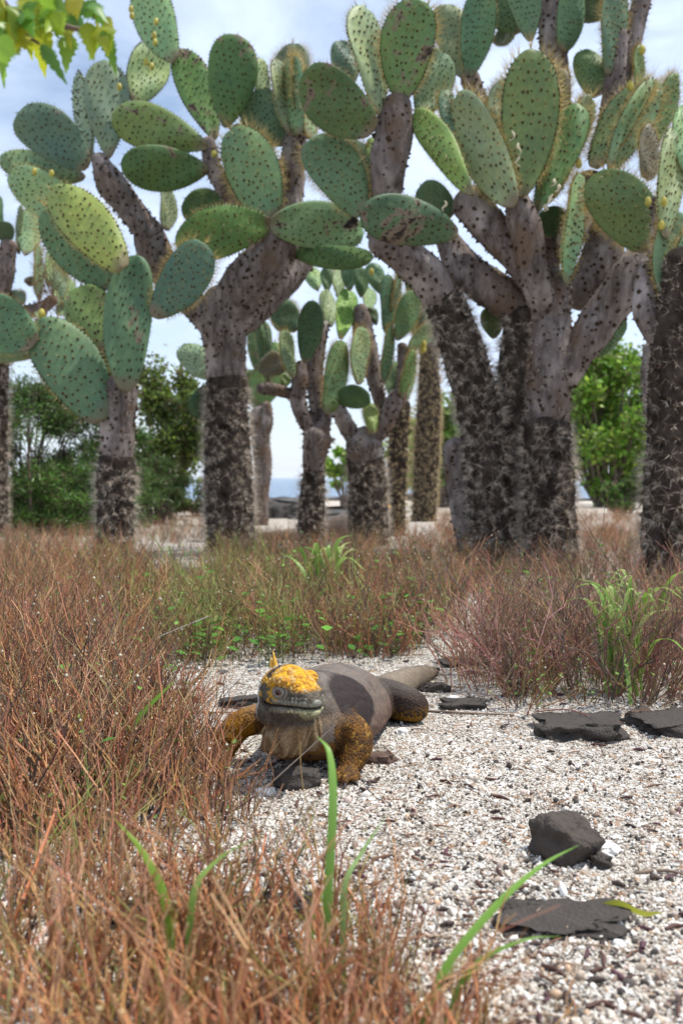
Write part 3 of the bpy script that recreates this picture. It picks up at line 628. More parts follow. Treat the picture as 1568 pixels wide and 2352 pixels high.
M_DRY = simple('dried_flower', (.58, .50, .34), .8, .1, .3, 40); M_NEST = simple('nest_fibre', (.16, .10, .06), .9, .1, .5, 30)
for (x, y, ln) in ((800, 585, .05), (830, 640, .06), (835, 700, .05), (990, 800, .04), (1010, 825, .04), (965, 880, .05), (955, 915, .035), (985, 870, .04), (500, 900, .05)):
    q = P(*rc('2', x, y), 5.02); V, F, _ = tube(crom([(q.x, q.y, q.z, .003), (q.x + prng.uniform(-.012, .012), q.y, q.z - ln * .35, .008), (q.x + prng.uniform(-.02, .02), q.y, q.z - ln * .7, .004), (q.x + prng.uniform(-.03, .03), q.y, q.z - ln, .002)], 3), 7, .5, x, False); child(mk('dried_flower', V, F, M_DRY), C_)
nv_, nf_ = [], []; q = P(*rc('L', 500, 880), 8.3)
for i in range(240):
    a = Vector((prng.gauss(0, .055), prng.gauss(0, .05), prng.gauss(0, .11))) + q; b_ = a + Vector((prng.gauss(0, .05), prng.gauss(0, .05), prng.gauss(-.03, .08))); u = Vector((prng.gauss(0, 1), prng.gauss(0, 1), prng.gauss(0, 1))).normalized() * .003
    o_ = len(nv_); nv_ += [a - u, a + u, b_ + u, b_ - u]; nf_.append((o_, o_ + 1, o_ + 2, o_ + 3))
o = mk('nest', [tuple(v) for v in nv_], nf_, M_NEST, smooth=False); child(o, H_); o['kind'] = 'stuff'

# ------------------------------------------------------------------ land iguana
def loft(secs, sides=28):
    """secs: (centre, U axis, V axis, half-width, up, down, pear) -> closed tube"""
    V = []; F = []
    for (c, U, W_, a, up, dn, pear) in secs:
        for i in range(sides):
            t = 2 * math.pi * i / sides; x = math.cos(t); z = math.sin(t)
            sx_ = math.copysign(abs(x) ** .9, x); k = 1 + pear * (-z)
            V.append(Vector(c) + Vector(U) * (a * sx_ * k) + Vector(W_) * (up * z if z > 0 else dn * z))
    m = len(secs)
    for j in range(m - 1):
        for i in range(sides): F.append((j * sides + i, j * sides + (i + 1) % sides, (j + 1) * sides + (i + 1) % sides, (j + 1) * sides + i))
    F.append(tuple(range(sides))[::-1]); F.append(tuple((m - 1) * sides + i for i in range(sides)))
    return V, F
def ltube(rows, sides=16, n=5):
    """limb as a tube through rows (x,y,z,r)"""
    path = crom(rows, n); pts = path[:, :3]; T, U, W_ = frames(pts)
    return loft([(pts[j], U[j], W_[j], path[j, 3], path[j, 3], path[j, 3], 0) for j in range(len(pts))], sides)
IV, IF = [], []
def addp(vf):
    v, f = vf; o = len(IV); IV.extend(v); IF.extend([tuple(i + o for i in q) for q in f])
# trunk and tail: plan x, y, top z, bottom z, half-width
BODY = [(-.072, 1.625, .125, .06, .034), (-.067, 1.655, .148, .03, .058), (-.056, 1.70, .160, .014, .078), (-.038, 1.78, .158, .002, .093), (-.018, 1.86, .150, -.004, .101), (.004, 1.94, .136, -.004, .097),
        (.032, 2.02, .108, -.002, .08), (.060, 2.085, .080, .0, .058), (.088, 2.15, .070, .0, .045), (.125, 2.25, .062, -.002, .034), (.168, 2.35, .053, -.002, .0265), (.205, 2.43, .041, 0, .019), (.232, 2.49, .026, .002, .011), (.25, 2.54, .016, .004, .005)]
bp = crom([(x, y, (zt + zb) / 2, hw) for (x, y, zt, zb, hw) in BODY], 4); bt = crom([(x, y, zt, zb) for (x, y, zt, zb, hw) in BODY], 4)
secs = []
for j in range(len(bp)):
    tg = bp[min(j + 1, len(bp) - 1), :2] - bp[max(j - 1, 0), :2]; tg /= np.linalg.norm(tg); U = Vector((tg[1], -tg[0], 0))
    zt, zb = bt[j, 2], bt[j, 3]; zc = zb + (zt - zb) * .40
    secs.append((Vector((bp[j, 0], bp[j, 1], zc)), U, Vector((0, 0, 1)), bp[j, 3] * .96, zt - zc, zc - zb, .10 if bp[j, 1] < 2.1 else 0))
addp(loft(secs, 36))
# head
HA, HP = R(40), R(3)
HC = Vector((-.080, 1.600, .149))
hf = Vector((math.sin(HA) * math.cos(HP), -math.cos(HA) * math.cos(HP), math.sin(HP))); hr = Vector((-math.cos(HA), -math.sin(HA), 0)); hu = hr.cross(hf)
def HL(x, y, z): return HC + hf * x + hr * y + hu * z
HEAD = [(-.060, .036, .026, .046), (-.045, .046, .040, .052), (-.028, .0505, .046, .053), (-.008, .0485, .048, .049), (.012, .044, .045, .043), (.028, .0385, .0385, .040), (.042, .034, .030, .037), (.054, .030, .021, .034), (.064, .0245, .012, .029), (.071, .0165, .004, .0225), (.0745, .008, -.002, .014)]
HW = .84
hp = crom([(x * .88, a, u, d) for (x, a, u, d) in HEAD], 4)
addp(loft([(HL(x, 0, 0), hr, hu, a * HW, u, d, .06) for (x, a, u, d) in hp], 32))
def blob(c, ax, r):
    bm = bmesh.new(); bmesh.ops.create_icosphere(bm, subdivisions=3, radius=1)
    M = Matrix((Vector(ax[0]) * r[0], Vector(ax[1]) * r[1], Vector(ax[2]) * r[2])).transposed()
    v = [M @ q.co + Vector(c) for q in bm.verts]; f = [tuple(i.index for i in q.verts) for q in bm.faces]; bm.free(); return v, f
for s in (-1, 1):
    addp(blob(HL(.010, .029 * s, .026), (hf, hr, hu), (.020, .011, .012)))      # brow
    addp(blob(HL(-.027, .033 * s, -.026), (hf, hr, hu), (.020, .014, .022)))    # jowl
    addp(blob(HL(.046, .0145 * s, .009), (hf, hr, hu), (.011, .009, .008)))      # nostril swelling
# neck and throat
addp(ltube([(-.05, 1.72, .105, .058), (-.074, 1.68, .116, .052), (-.096, 1.648, .128, .043), (-.100, 1.632, .138, .038)], 24))
addp(ltube([HL(.030, 0, -.030)[:] + (.020,), HL(.0, 0, -.052)[:] + (.030,), HL(-.022, 0, -.068)[:] + (.036,), (-.085, 1.655, .075, .04)], 20))
addp(loft([(HL(.004, .002, -.03), hf, hu, .036, .02, .02, 0)] and [(HL(-.012 - .05 * t, 0, -.045 - .058 * t), hf, hr, .046 - .018 * t, .026 - .013 * t ** 1.2, .026 - .013 * t ** 1.2, 0) for t in np.linspace(0, 1, 9)], 20))   # hanging dewlap
# fore legs
addp(ltube([(-.035, 1.72, .085, .034), (-.004, 1.69, .082, .0295), (.022, 1.678, .066, .0275), (.026, 1.668, .046, .0265), (.016, 1.652, .024, .0215), (.010, 1.638, .013, .017)]))
addp(ltube([(-.10, 1.74, .08, .034), (-.142, 1.735, .078, .027), (-.178, 1.735, .066, .025), (-.198, 1.728, .042, .024), (-.206, 1.718, .02, .019), (-.208, 1.70, .012, .015)]))
# toes (fore feet) and their claws
CLAWS = []
def toes(wx, wy, base_ang, spread, n_, ln, r0):
    for k in range(n_):
        a = base_ang + spread * (k - (n_ - 1) / 2); L_ = ln * (1 - .16 * abs(k - (n_ - 1) / 2))
        dx, dy = math.sin(a), -math.cos(a)
        addp(ltube([(wx, wy, .013, r0 * 1.1), (wx + dx * L_ * .45, wy + dy * L_ * .45, .015, r0), (wx + dx * L_ * .85, wy + dy * L_ * .85, .009, r0 * .8), (wx + dx * L_, wy + dy * L_, .005, r0 * .55)], 10, 4))
        CLAWS.append((wx + dx * L_ * .97, wy + dy * L_ * .97, .006, dx, dy))
toes(.008, 1.636, -.05, .46, 5, .044, .0085)
toes(-.209, 1.70, -.35, .40, 5, .036, .0072)
# hind legs
addp(ltube([(.055, 2.09, .045, .036), (.095, 2.05, .046, .0365), (.132, 2.015, .040, .0355), (.148, 2.01, .033, .030), (.140, 2.035, .022, .024), (.118, 2.075, .014, .019), (.112, 2.06, .010, .012)], 20))
addp(ltube([(.03, 2.09, .045, .034), (-.02, 2.10, .044, .034), (-.06, 2.08, .036, .030), (-.06, 2.11, .02, .022), (-.03, 2.15, .012, .014)], 16))
toes(.118, 2.05, .35, .35, 5, .045, .0065)
bo = mk('iguana_rough', [tuple(v) for v in IV], IF, M_BARK)
bm = bmesh.new(); bm.from_mesh(bo.data); bmesh.ops.recalc_face_normals(bm, faces=bm.faces); bm.to_mesh(bo.data); bm.free()
md = bo.modifiers.new('r', 'REMESH'); md.mode = 'VOXEL'; md.voxel_size = .0019; md.adaptivity = 0
me = bpy.data.meshes.new_from_object(bo.evaluated_get(bpy.context.evaluated_depsgraph_get())); bpy.data.objects.remove(bo)
nv = len(me.vertices); co = np.empty(nv * 3, np.float32); me.vertices.foreach_get('co', co); co = co.reshape(-1, 3).astype(np.float64)
ed = np.empty(len(me.edges) * 2, np.int32); me.edges.foreach_get('vertices', ed); ed = ed.reshape(-1, 2)
deg = np.bincount(ed.ravel(), minlength=nv)[:, None]
def lap(c, it, k):
    for _ in range(it):
        s = np.zeros_like(c)
        for ax in range(c.shape[1]): s[:, ax] = np.bincount(ed[:, 0], c[ed[:, 1], ax], nv) + np.bincount(ed[:, 1], c[ed[:, 0], ax], nv)
        c = c + k * (s / deg - c)
    return c
co = lap(co, 14, .6)
def normals(c):
    me.vertices.foreach_set('co', c.astype(np.float32).ravel()); me.update(); a = np.empty(nv * 3, np.float32); me.vertices.foreach_get('normal', a); return a.reshape(-1, 3).astype(np.float64)
nr_ = normals(co)
# head coordinates of each vertex
rel = co - np.array(HC); hx, hy, hz = rel @ np.array(hf), rel @ np.array(hr), rel @ np.array(hu)
on_head = np.clip((hx + .062) / .014, 0, 1) * np.clip((.1 - np.abs(hy)) / .03, 0, 1) * np.clip((hz + .062) / .02, 0, 1) * (co[:, 1] < 1.69)
# mouth groove and eye hollow
mz = -.0115 + .006 * np.clip((-.005 - hx) / .03, 0, 1) - .004 * np.clip((hx - .045) / .03, 0, 1)
mouth = np.exp(-((hz - mz) / .0026) ** 2) * (hx > -.022) * on_head
co -= nr_ * (mouth * .0038)[:, None]
eyeh = np.exp(-(((hx - .013) / .013) ** 2 + ((hz - .010) / .010) ** 2)) * (np.abs(hy) > .02) * on_head
co -= nr_ * (eyeh * .004)[:, None]
nz = lambda c, s, o=0: np.array([noise.noise((p[0] * s + o, p[1] * s, p[2] * s)) for p in c])
# loose skin folds on the throat, flank and neck
N1 = nz(co, 26); N2 = nz(co, 75, 5)
thr_ = ((hz < -.045) & (co[:, 1] < 1.68) & (co[:, 0] < .0) & (co[:, 2] > .035) & (np.abs(hy) < .05)).astype(float)
co += nr_ * (thr_ * .0022 * np.sin(hy * 420 + N1 * 5))[:, None]
flank = ((co[:, 1] > 1.68) & (co[:, 1] < 2.05)).astype(float)
co += nr_ * (flank * .0005 * np.sin(co[:, 2] * 260 + co[:, 1] * 60 + N1 * 6))[:, None]
# scales: cell centres are a thinned random sample of the surface
leg = ((co[:, 2] < .11) & (((co[:, 0] > -.012) & (co[:, 1] < 1.72) & (co[:, 1] > 1.59)) | ((co[:, 0] > .072) & (co[:, 1] > 1.95) & (co[:, 1] < 2.12) & (co[:, 0] > .072 + (co[:, 1] - 2.02) * .2)) | ((co[:, 0] < -.125) & (co[:, 1] > 1.66)))).astype(float)
bt_tail = np.clip((co[:, 1] - 2.12) / .06, 0, 1)
def cells(spacing, sel):
    idx = np.nonzero(sel)[0]; rg = np.random.default_rng(1); rg.shuffle(idx); occ = {}; keep = []
    inv = 1 / spacing; pts = co[idx]; gi = np.floor(pts * inv).astype(int)
    for q, (i, g) in enumerate(zip(idx, gi)):
        g = tuple(g); ok = True
        for dx in (-1, 0, 1):
            for dy in (-1, 0, 1):
                for dz in (-1, 0, 1):
                    for p in occ.get((g[0] + dx, g[1] + dy, g[2] + dz), ()):
                        if (p[0] - pts[q][0]) ** 2 + (p[1] - pts[q][1]) ** 2 + (p[2] - pts[q][2]) ** 2 < spacing * spacing: ok = False; break
                    if not ok: break
                if not ok: break
            if not ok: break
        if ok: occ.setdefault(g, []).append(pts[q]); keep.append(i)
    kd = kdtree.KDTree(len(keep))
    for j, i in enumerate(keep): kd.insert(co[i], j)
    kd.balance(); h = np.zeros(nv); cid = np.zeros(nv, int)
    for i in idx:
        r = kd.find_n(co[i], 2); cid[i] = r[0][1]; h[i] = min(1, (r[1][2] - r[0][2]) / (spacing * .55)) if len(r) > 1 else 1
    return h, cid, np.random.default_rng(2).random(len(keep) + 1)
h1, c1, r1 = cells(.0052, on_head > .1); h2, c2, r2 = cells(.0046, leg > 0)
co += nr_ * ((on_head * (h1 - .4) * .0016 * np.where(hz > .012, 1.25, .8)) + leg * (h2 - .4) * .0013)[:, None]
# ---- pigment
def mixv(a, b, t): return a + (np.asarray(b) - a) * np.clip(t, 0, 1)[:, None]
colr = np.tile(np.array((.165, .128, .106)), (nv, 1))
low = np.clip((.085 - co[:, 2]) / .06, 0, 1) * flank
colr = mixv(colr, (.17, .085, .055), low * .9)
colr = mixv(colr, (.22, .195, .175), np.clip((co[:, 2] - .11) / .03, 0, 1) * .55)
colr = mixv(colr, (.24, .17, .12), np.clip(N2 * 2.6, 0, 1) * .5)
colr = mixv(colr, (.075, .055, .048), np.clip(N1 * 2.2 - .2, 0, 1) * .5 * flank)
colr = mixv(colr, (.30, .245, .18), bt_tail * (.75 + .3 * N2))
colr = mixv(colr, (.055, .045, .04), np.clip((co[:, 1] - 2.475) / .012, 0, 1))
# dark, soft-edged patch on the shoulder
q_ = ((co[:, 1] - 1.735) / .075) ** 2 + ((co[:, 2] - .105) / .055) ** 2 + .45 * nz(co, 13, 2)
colr = mixv(colr, (.035, .025, .024), np.clip((1.0 - q_) / .18, 0, 1) * ((co[:, 1] > 1.64) & (co[:, 0] > -.06) & (nr_[:, 0] > -.1)) * .95)
rs = r2[c2]
lo = mixv(np.tile(np.array((.10, .05, .02)), (nv, 1)), (.29, .128, .018), np.clip(rs * .9 - .1 + .35 * N1, 0, 1)); lo = mixv(lo, (.40, .23, .05), (rs > .88).astype(float) * .6); lo = mixv(lo, (.035, .02, .012), np.clip(1 - h2 * 2.2, 0, 1))
hind = ((co[:, 1] > 1.9)).astype(float); hi_ = mixv(np.tile(np.array((.062, .040, .030)), (nv, 1)), (.30, .15, .02), np.clip((.045 - co[:, 2]) / .03, 0, 1) * (rs > .3)); hi_ = mixv(hi_, (.022, .014, .010), np.clip(1 - h2 * 2.2, 0, 1)); hi_ = mixv(hi_, (.13, .11, .095), np.clip((co[:, 2] - .06) / .015, 0, 1) * .6)
colr = mixv(colr, lo, leg * (1 - hind) * np.clip((.104 - co[:, 2] + .012 * N1) / .022, 0, 1)); colr = mixv(colr, hi_, leg * hind)
chest = ((co[:, 1] < 1.70) & (co[:, 2] < .06) & (leg < .5) & (co[:, 0] > -.12)).astype(float); colr = mixv(colr, mixv(np.tile(np.array((.22, .10, .018)), (nv, 1)), (.10, .055, .03), N2 * 2), chest * .9)
larm = ((co[:, 0] < -.15) & (co[:, 1] > 1.60)).astype(float); colr = mixv(colr, (.40, .18, .015), larm * np.clip(.6 + N1, 0, 1))
# face
r_ = r1[c1]; edge = np.clip(1 - h1 * 2.0, 0, 1)
face = mixv(np.tile(np.array((.085, .070, .055)), (nv, 1)), (.17, .145, .105), r_); face = mixv(face, (.55, .31, .04), ((r_ > .80) & (hx < .01) & (hz > -.01)).astype(float))
lip = np.clip(1 - np.abs(hz - mz) / .013, 0, 1) * np.clip((hx + .01) / .03, 0, 1); face = mixv(face, (.40, .40, .30), lip * (.55 + .5 * r_)); face = mixv(face, (.50, .50, .28), ((hx > .045) & (hz < mz)).astype(float) * .7)
crown = np.clip((hz - .0165 - .10 * np.clip(-hx - .0, 0, 1) + .012 * N1) / .007, 0, 1); crown = np.maximum(crown, np.clip((hz - .010) / .006, 0, 1) * np.clip((hx - .026) / .008, 0, 1) * (np.abs(hy) < .027))
yel = mixv(np.tile(np.array((.80, .42, .035)), (nv, 1)), (.62, .29, .04), (r_ > .6).astype(float)); yel = mixv(yel, (.72, .46, .16), (r_ < .15).astype(float))
dk = np.exp(-((hx + .022) / .013) ** 2) * (hz > .03) * (np.abs(hy - .004) < .032); yel = mixv(yel, (.07, .048, .045), (dk * 1.3 - .15 + .8 * (r_ - .5)))
face = mixv(face, yel, crown); face = mixv(face, face * .45, edge * .35); face = mixv(face, (.03, .02, .016), mouth * 1.3)
face = mixv(face, (.09, .07, .055), np.clip((-.022 - hz) / .012, 0, 1) * (hz > -.05) * .8)
face = mixv(face, (.25, .225, .20), np.clip(eyeh * 2.2 - .4, 0, 1))
throat = np.clip((-.040 - hz) / .012, 0, 1); tcol = mixv(np.tile(np.array((.20, .13, .07)), (nv, 1)), (.31, .22, .13), np.clip(.5 + .7 * np.sin(hy * 420 + N1 * 5), 0, 1)); face = mixv(face, tcol, throat)
hm = np.clip(np.maximum(on_head, ((co[:, 1] < 1.675) & (co[:, 2] > .048) & (np.abs(hy) < .056) & (hz < -.03) & (co[:, 0] < -.02)).astype(float)), 0, 1)
colr = mixv(colr, face, hm)
lit_shed = ((hy > .033) & (hx < -.034) & (co[:, 1] < 1.68) & (hz > -.08)).astype(float); colr = mixv(colr, (.62, .60, .56), lit_shed * np.clip(.9 + N2, 0, 1))  # pale loose neck skin, its backlit brightness painted into the colour
me.vertices.foreach_set('co', co.astype(np.float32).ravel()); me.update()
a_ = me.color_attributes.new('Col', 'FLOAT_COLOR', 'POINT'); cc = np.ones((nv, 4), np.float32); cc[:, :3] = colr; a_.data.foreach_set('color', cc.ravel())
me.polygons.foreach_set('use_smooth', np.ones(len(me.polygons), bool))
M_IG, n, b = mat('iguana_skin', 0.7, 0.15)
va = N(n, 'ShaderNodeVertexColor', layer_name='Col'); v = objvec(n, False); vo = tex(n, 'Voronoi', v, i_Scale=360.0); nn_ = tex(n, 'Noise', v, i_Scale=160.0, i_Detail=4.0)
c = mixc(n, 1.0, va.outputs[0], ramp(n, vo.outputs['Distance'], [(0.1, 1.12), (0.6, 0.70)]), 'MULTIPLY'); c = mixc(n, 1.0, c, ramp(n, nn_.outputs[0], [(0.3, 0.8), (0.7, 1.2)]), 'MULTIPLY'); n.links.new(c, b.inputs['Base Color'])
bump(n, b, mth(n, 'SUBTRACT', 1.0, vo.outputs['Distance']), 0.35, 0.002)
me.materials.clear(); me.materials.append(M_IG)
IG = empty('iguana', (-.02, 1.86, 0), 'land iguana with yellow crown and orange forelegs resting on pale coral sand', 'iguana', 'land iguanas')
igb = bpy.data.objects.new('body', me); C.objects.link(igb); child(igb, IG)
# eyes
M_EYE = simple('iguana_eye', (.10, .028, .014), .12, .6, .3, 200); M_PUP = simple('iguana_pupil', (.006, .005, .005), .08, .6, 0)
M_LID = simple('iguana_eyelid', (.22, .19, .155), .7, .2, .25, 300); M_KER = simple('crest_keratin', (.72, .40, .05), .55, .3, .25, 200); M_PALE = simple('pale_scale', (.40, .38, .22), .5, .35, .2, 200); M_GSC = simple('grey_scale', (.21, .20, .165), .45, .4, .2, 200)
M_CLAW = simple('claw_horn', (.035, .028, .025), .35, .4, .3, 100); M_CBASE = simple('crest_base', (.62, .58, .50), .7, .2, .2, 200); M_BCR = simple('back_crest', (.19, .15, .12), .7, .2, .3, 200)
def ring(name, cpos, ax1, ax2, nrm_, R1, R2, minor, m, par):
    V = []; F = []; A, B = 22, 7
    for i in range(A):
        t = 2 * math.pi * i / A; rd = ax1 * math.cos(t) * R1 + ax2 * math.sin(t) * R2; ru = rd.normalized()
        for j in range(B):
            p = 2 * math.pi * j / B; V.append(cpos + rd + ru * (minor * math.cos(p)) + nrm_ * (minor * math.sin(p)))
    F = [(i * B + j, ((i + 1) % A) * B + j, ((i + 1) % A) * B + (j + 1) % B, i * B + (j + 1) % B) for i in range(A) for j in range(B)]
    o = mk(name, [tuple(q) for q in V], F, m); child(o, par); return o
def ball(name, cpos, axes, r, m, par):
    v, f = blob(cpos, axes, r); o = mk(name, [tuple(q) for q in v], f, m); child(o, par); return o
for s in (1, -1):
    e = HL(.013, .0335 * s, .0105); nn = (hr * s * .93 + hf * .30 + hu * .12).normalized(); e1 = (hf - nn * hf.dot(nn)).normalized(); e2 = nn.cross(e1)
    ball('eye', e - nn * .0035, (e1, e2, nn), (.0112, .0103, .0100), M_EYE, IG); ball('pupil', e + nn * .0052, (e1, e2, nn), (.0028, .0034, .0024), M_PUP, IG)
    ring('eyelid', e + nn * .0030, e1, e2, nn, .0082, .0062, .0030, M_LID, IG); ring('eyelid', e - nn * .0010, e1, e2, nn, .0126, .0100, .0028, M_LID, IG)
    q = HL(.0505, .0150 * s, .0105); n2_ = (hf * .72 + hr * .66 * s + hu * .2).normalized(); f1 = (hu - n2_ * hu.dot(n2_)).normalized(); f2 = n2_.cross(f1)
    ring('nostril', q, f1, f2, n2_, .0048, .0048, .0019, M_PALE, IG); ball('nostril_plug', q - n2_ * .001, (f1, f2, n2_), (.004, .004, .002), M_BROCK, IG)
# lip scales
kdv = kdtree.KDTree(nv)
for i in range(nv): kdv.insert(co[i], i)
kdv.balance()
lv, lf, lm = [], [], []
def lip_scale(x, y, z, r, m_):
    p = HL(x, y, z); p_, i, dd = kdv.find(p); nn = Vector(nr_[i]); e1 = nn.orthogonal().normalized()
    v, f = blob(Vector(co[i]) - nn * r * .25, (e1, nn.cross(e1), nn), (r, r, r * .55)); o = len(lv); lv.extend(v); lf.extend([tuple(k + o for k in q) for q in f]); lm.extend([m_] * len(f))
for s in (-1, 1):
    for k in range(9):
        x = .058 - k * .0068; w_ = np.interp(x, [-.01, .03, .048, .058], [.038, .031, .024, .019]); lip_scale(x, w_ * s, -.0045, .0038, 0); lip_scale(x - .003, w_ * s * .98, -.0195, .0036, 1 if k < 5 else 0)
        if k < 6: lip_scale(x, w_ * s * .95, .0025, .0028, 0)
o = mk('lip_scales', [tuple(q) for q in lv], lf, [M_GSC, M_PALE], midx=lm); child(o, IG); o['kind'] = 'stuff'
for (x, z, r, m_) in ((.0645, -.005, (.0095, .0058), M_GSC), (.062, -.0205, (.009, .005), M_PALE)):
    p_, i, dd = kdv.find(HL(x, 0, z)); nn = Vector(nr_[i]); ball('snout_scale', Vector(co[i]) - nn * .001, (hr, nn.cross(hr).normalized(), nn), (r[0], r[1], .004), m_, IG)
# crest
def spike(base, dirv, ln, r, m, par, name='crest_spine', side=hr):
    V = []; S_ = 8; d_ = dirv.normalized(); a1 = d_.orthogonal().normalized(); a2 = d_.cross(a1)
    for t, k in ((0, 1), (.35, .8), (.7, .42)): V += [base + d_ * ln * t + (a1 * math.cos(2 * math.pi * i / S_) + a2 * math.sin(2 * math.pi * i / S_)) * r * k for i in range(S_)]
    V.append(base + d_ * ln); F = [(j * S_ + i, j * S_ + (i + 1) % S_, (j + 1) * S_ + (i + 1) % S_, (j + 1) * S_ + i) for j in range(2) for i in range(S_)] + [(2 * S_ + i, 2 * S_ + (i + 1) % S_, 3 * S_) for i in range(S_)]
    if par is None: return V, F
    o = mk(name, [tuple(q) for q in V], F, m); child(o, par); return o
for (x, y, ln, r, tilt) in ((-.036, .004, .026, .0042, -.15), (-.041, .009, .015, .0036, .15), (-.043, -.002, .018, .0038, -.3), (-.047, .005, .012, .0042, .2)):
    p = HL(x, y, .040); spike(p, hu + hr * tilt * -.6 - hf * .1, ln + .004, r, M_KER, IG)
    spike(p - hu * .001, hu + hr * tilt * -.6, ln * .45, r * 1.35, M_CBASE, IG, 'crest_base')
cv, cf = [], []; rg = random.Random(5)
for t in np.linspace(1.66, 2.46, 120):
    x = np.interp(t, bt[:, 1], bt[:, 0]); p_, i, dd = kdv.find((x, t, np.interp(t, bt[:, 1], bt[:, 2]) + .01)); v, f = spike(Vector(co[i]) - Vector((0, 0, .001)), Vector((rg.uniform(-.2, .2), .5, 1)), rg.uniform(.004, .007) * (1 if t < 1.95 else .5), .0013, None, None); o = len(cv); cv += v; cf += [tuple(k + o for k in q) for q in f]
o = mk('back_crest', [tuple(q) for q in cv], cf, M_BCR); child(o, IG); o['kind'] = 'stuff'
for (x, y, z, dx, dy) in CLAWS: spike(Vector((x, y, z)), Vector((dx, dy, -.25)), .014, .0034, M_CLAW, IG, 'claw')
# dewlap skin is part of the body; second animal lies far back in the scrub
q = P(800, 1235, 8.0); IG2 = empty('iguana', (q.x, q.y, gz(q.x, q.y)), 'dark-backed iguana lying in the scrub between two cactus trunks, mostly hidden', 'iguana', 'land iguanas')
IG2.rotation_euler.z = R(118); IG2.scale = (1.15, 1.15, 1.5)
o = igb.copy(); C.objects.link(o); o.parent = IG2; o.matrix_parent_inverse = Matrix.Translation(-Vector(IG.location))

# ------------------------------------------------------------------ rocks
def rock(name, cx, cy, size, label, m, rot=0, seed=0, flat=0.0, sub=4, cat='rock', group=None, z0=None, rough=.2, sink=.25, box=.22):
    bm = bmesh.new(); bmesh.ops.create_cube(bm, size=2); bmesh.ops.subdivide_edges(bm, edges=bm.edges, cuts=13, use_grid_fill=True)
    for v in bm.verts:
        c = v.co.copy(); sph = c.normalized(); k = box if flat > 0 else .7
        c = c.lerp(sph * 1.15, k); s = seed * 7.3
        dsp = rough * noise.noise(c * 1.3 + Vector((s, s, s))) * 2.2 + rough * .8 * noise.noise(c * 3.4 + Vector((s, 1, 0))) + rough * .5 * noise.noise(c * 9 + Vector((s, 4, 0)))
        c = c * (1 + dsp)
        if flat > 0: c.z = max(-1, min(flat + .10 * noise.noise(c * 3 + Vector((s, 0, 0))) + .14 * c.x * math.sin(s), c.z))
        v.co = Vector((c.x * size[0], c.y * size[1], c.z * size[2]))
    me = bpy.data.meshes.new(name); bm.to_mesh(me); bm.free(); me.materials.append(m); me.polygons.foreach_set('use_smooth', np.ones(len(me.polygons), bool))
    o = bpy.data.objects.new(name, me); C.objects.link(o); o.rotation_euler = (random.uniform(-.05, .05), random.uniform(-.05, .05), rot)
    o.location = (cx, cy, (gsurf(cx, cy) if z0 is None else z0) + size[2] * (1 - 2 * sink) * (flat if flat else 1) * .6)
    return tag(o, label, cat, group)
g = G(1342, 1705); rock('rock', g.x, g.y + .06, (.074, .062, .030), 'flat squarish black lava slab with a thin red stem lying across it', M_ROCK, -.12, 1, .7)
g = G(1478, 1658); rock('rock', g.x, g.y + .02, (.026, .018, .017), 'small round brown stone between two flat black slabs', M_BROCK, .3, 2)
g = G(1560, 1690); rock('rock', g.x + .02, g.y + .06, (.085, .06, .026), 'flat black slab in front of the twiggy bush, beside the small brown stone', M_ROCK, .2, 3, .65)
g = G(1308, 1985); rock('rock', g.x, g.y + .035, (.038, .038, .034), 'rounded dark lava stone standing alone on open sand', M_ROCK, .5, 4, 0, rough=.13)
g = G(1383, 1995); rock('rock', g.x, g.y + .01, (.012, .012, .010), 'pebble of lava touching the rounded dark stone', M_ROCK, .5, 14)
g = G(1295, 2122); rock('rock', g.x, g.y, (.056, .046, .009), 'thin lava slab half sunk in sand, two white grains on top', M_ROCK, -.35, 5, .5, rough=.3, box=.65)
g = G(680, 1812); rock('rock', g.x, g.y + .02, (.034, .024, .022), 'dark stone lying on the sand under the iguana\'s throat', M_ROCK, .2, 6, 0, rough=.12)
g = G(552, 1622); rock('rock', g.x, g.y + .02, (.040, .024, .015), 'low grey-brown stone on the sand behind the iguana\'s raised head', M_FROCK, .3, 7, .8)
g = G(868, 1752); rock('rock', g.x, g.y, (.028, .016, .013), 'small angular brown stone just behind the iguana\'s forefoot', M_BROCK, .1, 8, .8)
g = G(1060, 1524); rock('rock', g.x, g.y, (.06, .04, .012), 'thin dark flake near the foot of the middle scrub', M_ROCK, .4, 9, .6)
g = G(1065, 1624); rock('rock', g.x, g.y, (.045, .028, .014), 'low black chip speckled with sand beside the twiggy bush', M_ROCK, -.2, 10, .7)
g = G(1000, 1588); rock('rock', g.x, g.y, (.03, .016, .014), 'little dark stone lying just past the iguana\'s tail tip', M_ROCK, .2, 11)
g = G(925, 1320); rock('rock', g.x, g.y, (.34, .20, .055), 'broad pale topped slab in the shade before the massive cactus', M_FROCK, .1, 12, .5)
g = G(890, 1285); rock('rock', g.x - .05, g.y, (.26, .2, .075), 'broken slab tilted behind the broad pale one', M_FROCK, -.3, 13, .6)
g = G(490, 2105); rock('rock', g.x, g.y, (.10, .02, .016), 'long black stone lying under the blurred foreground stems', M_ROCK, .1, 15, .6)
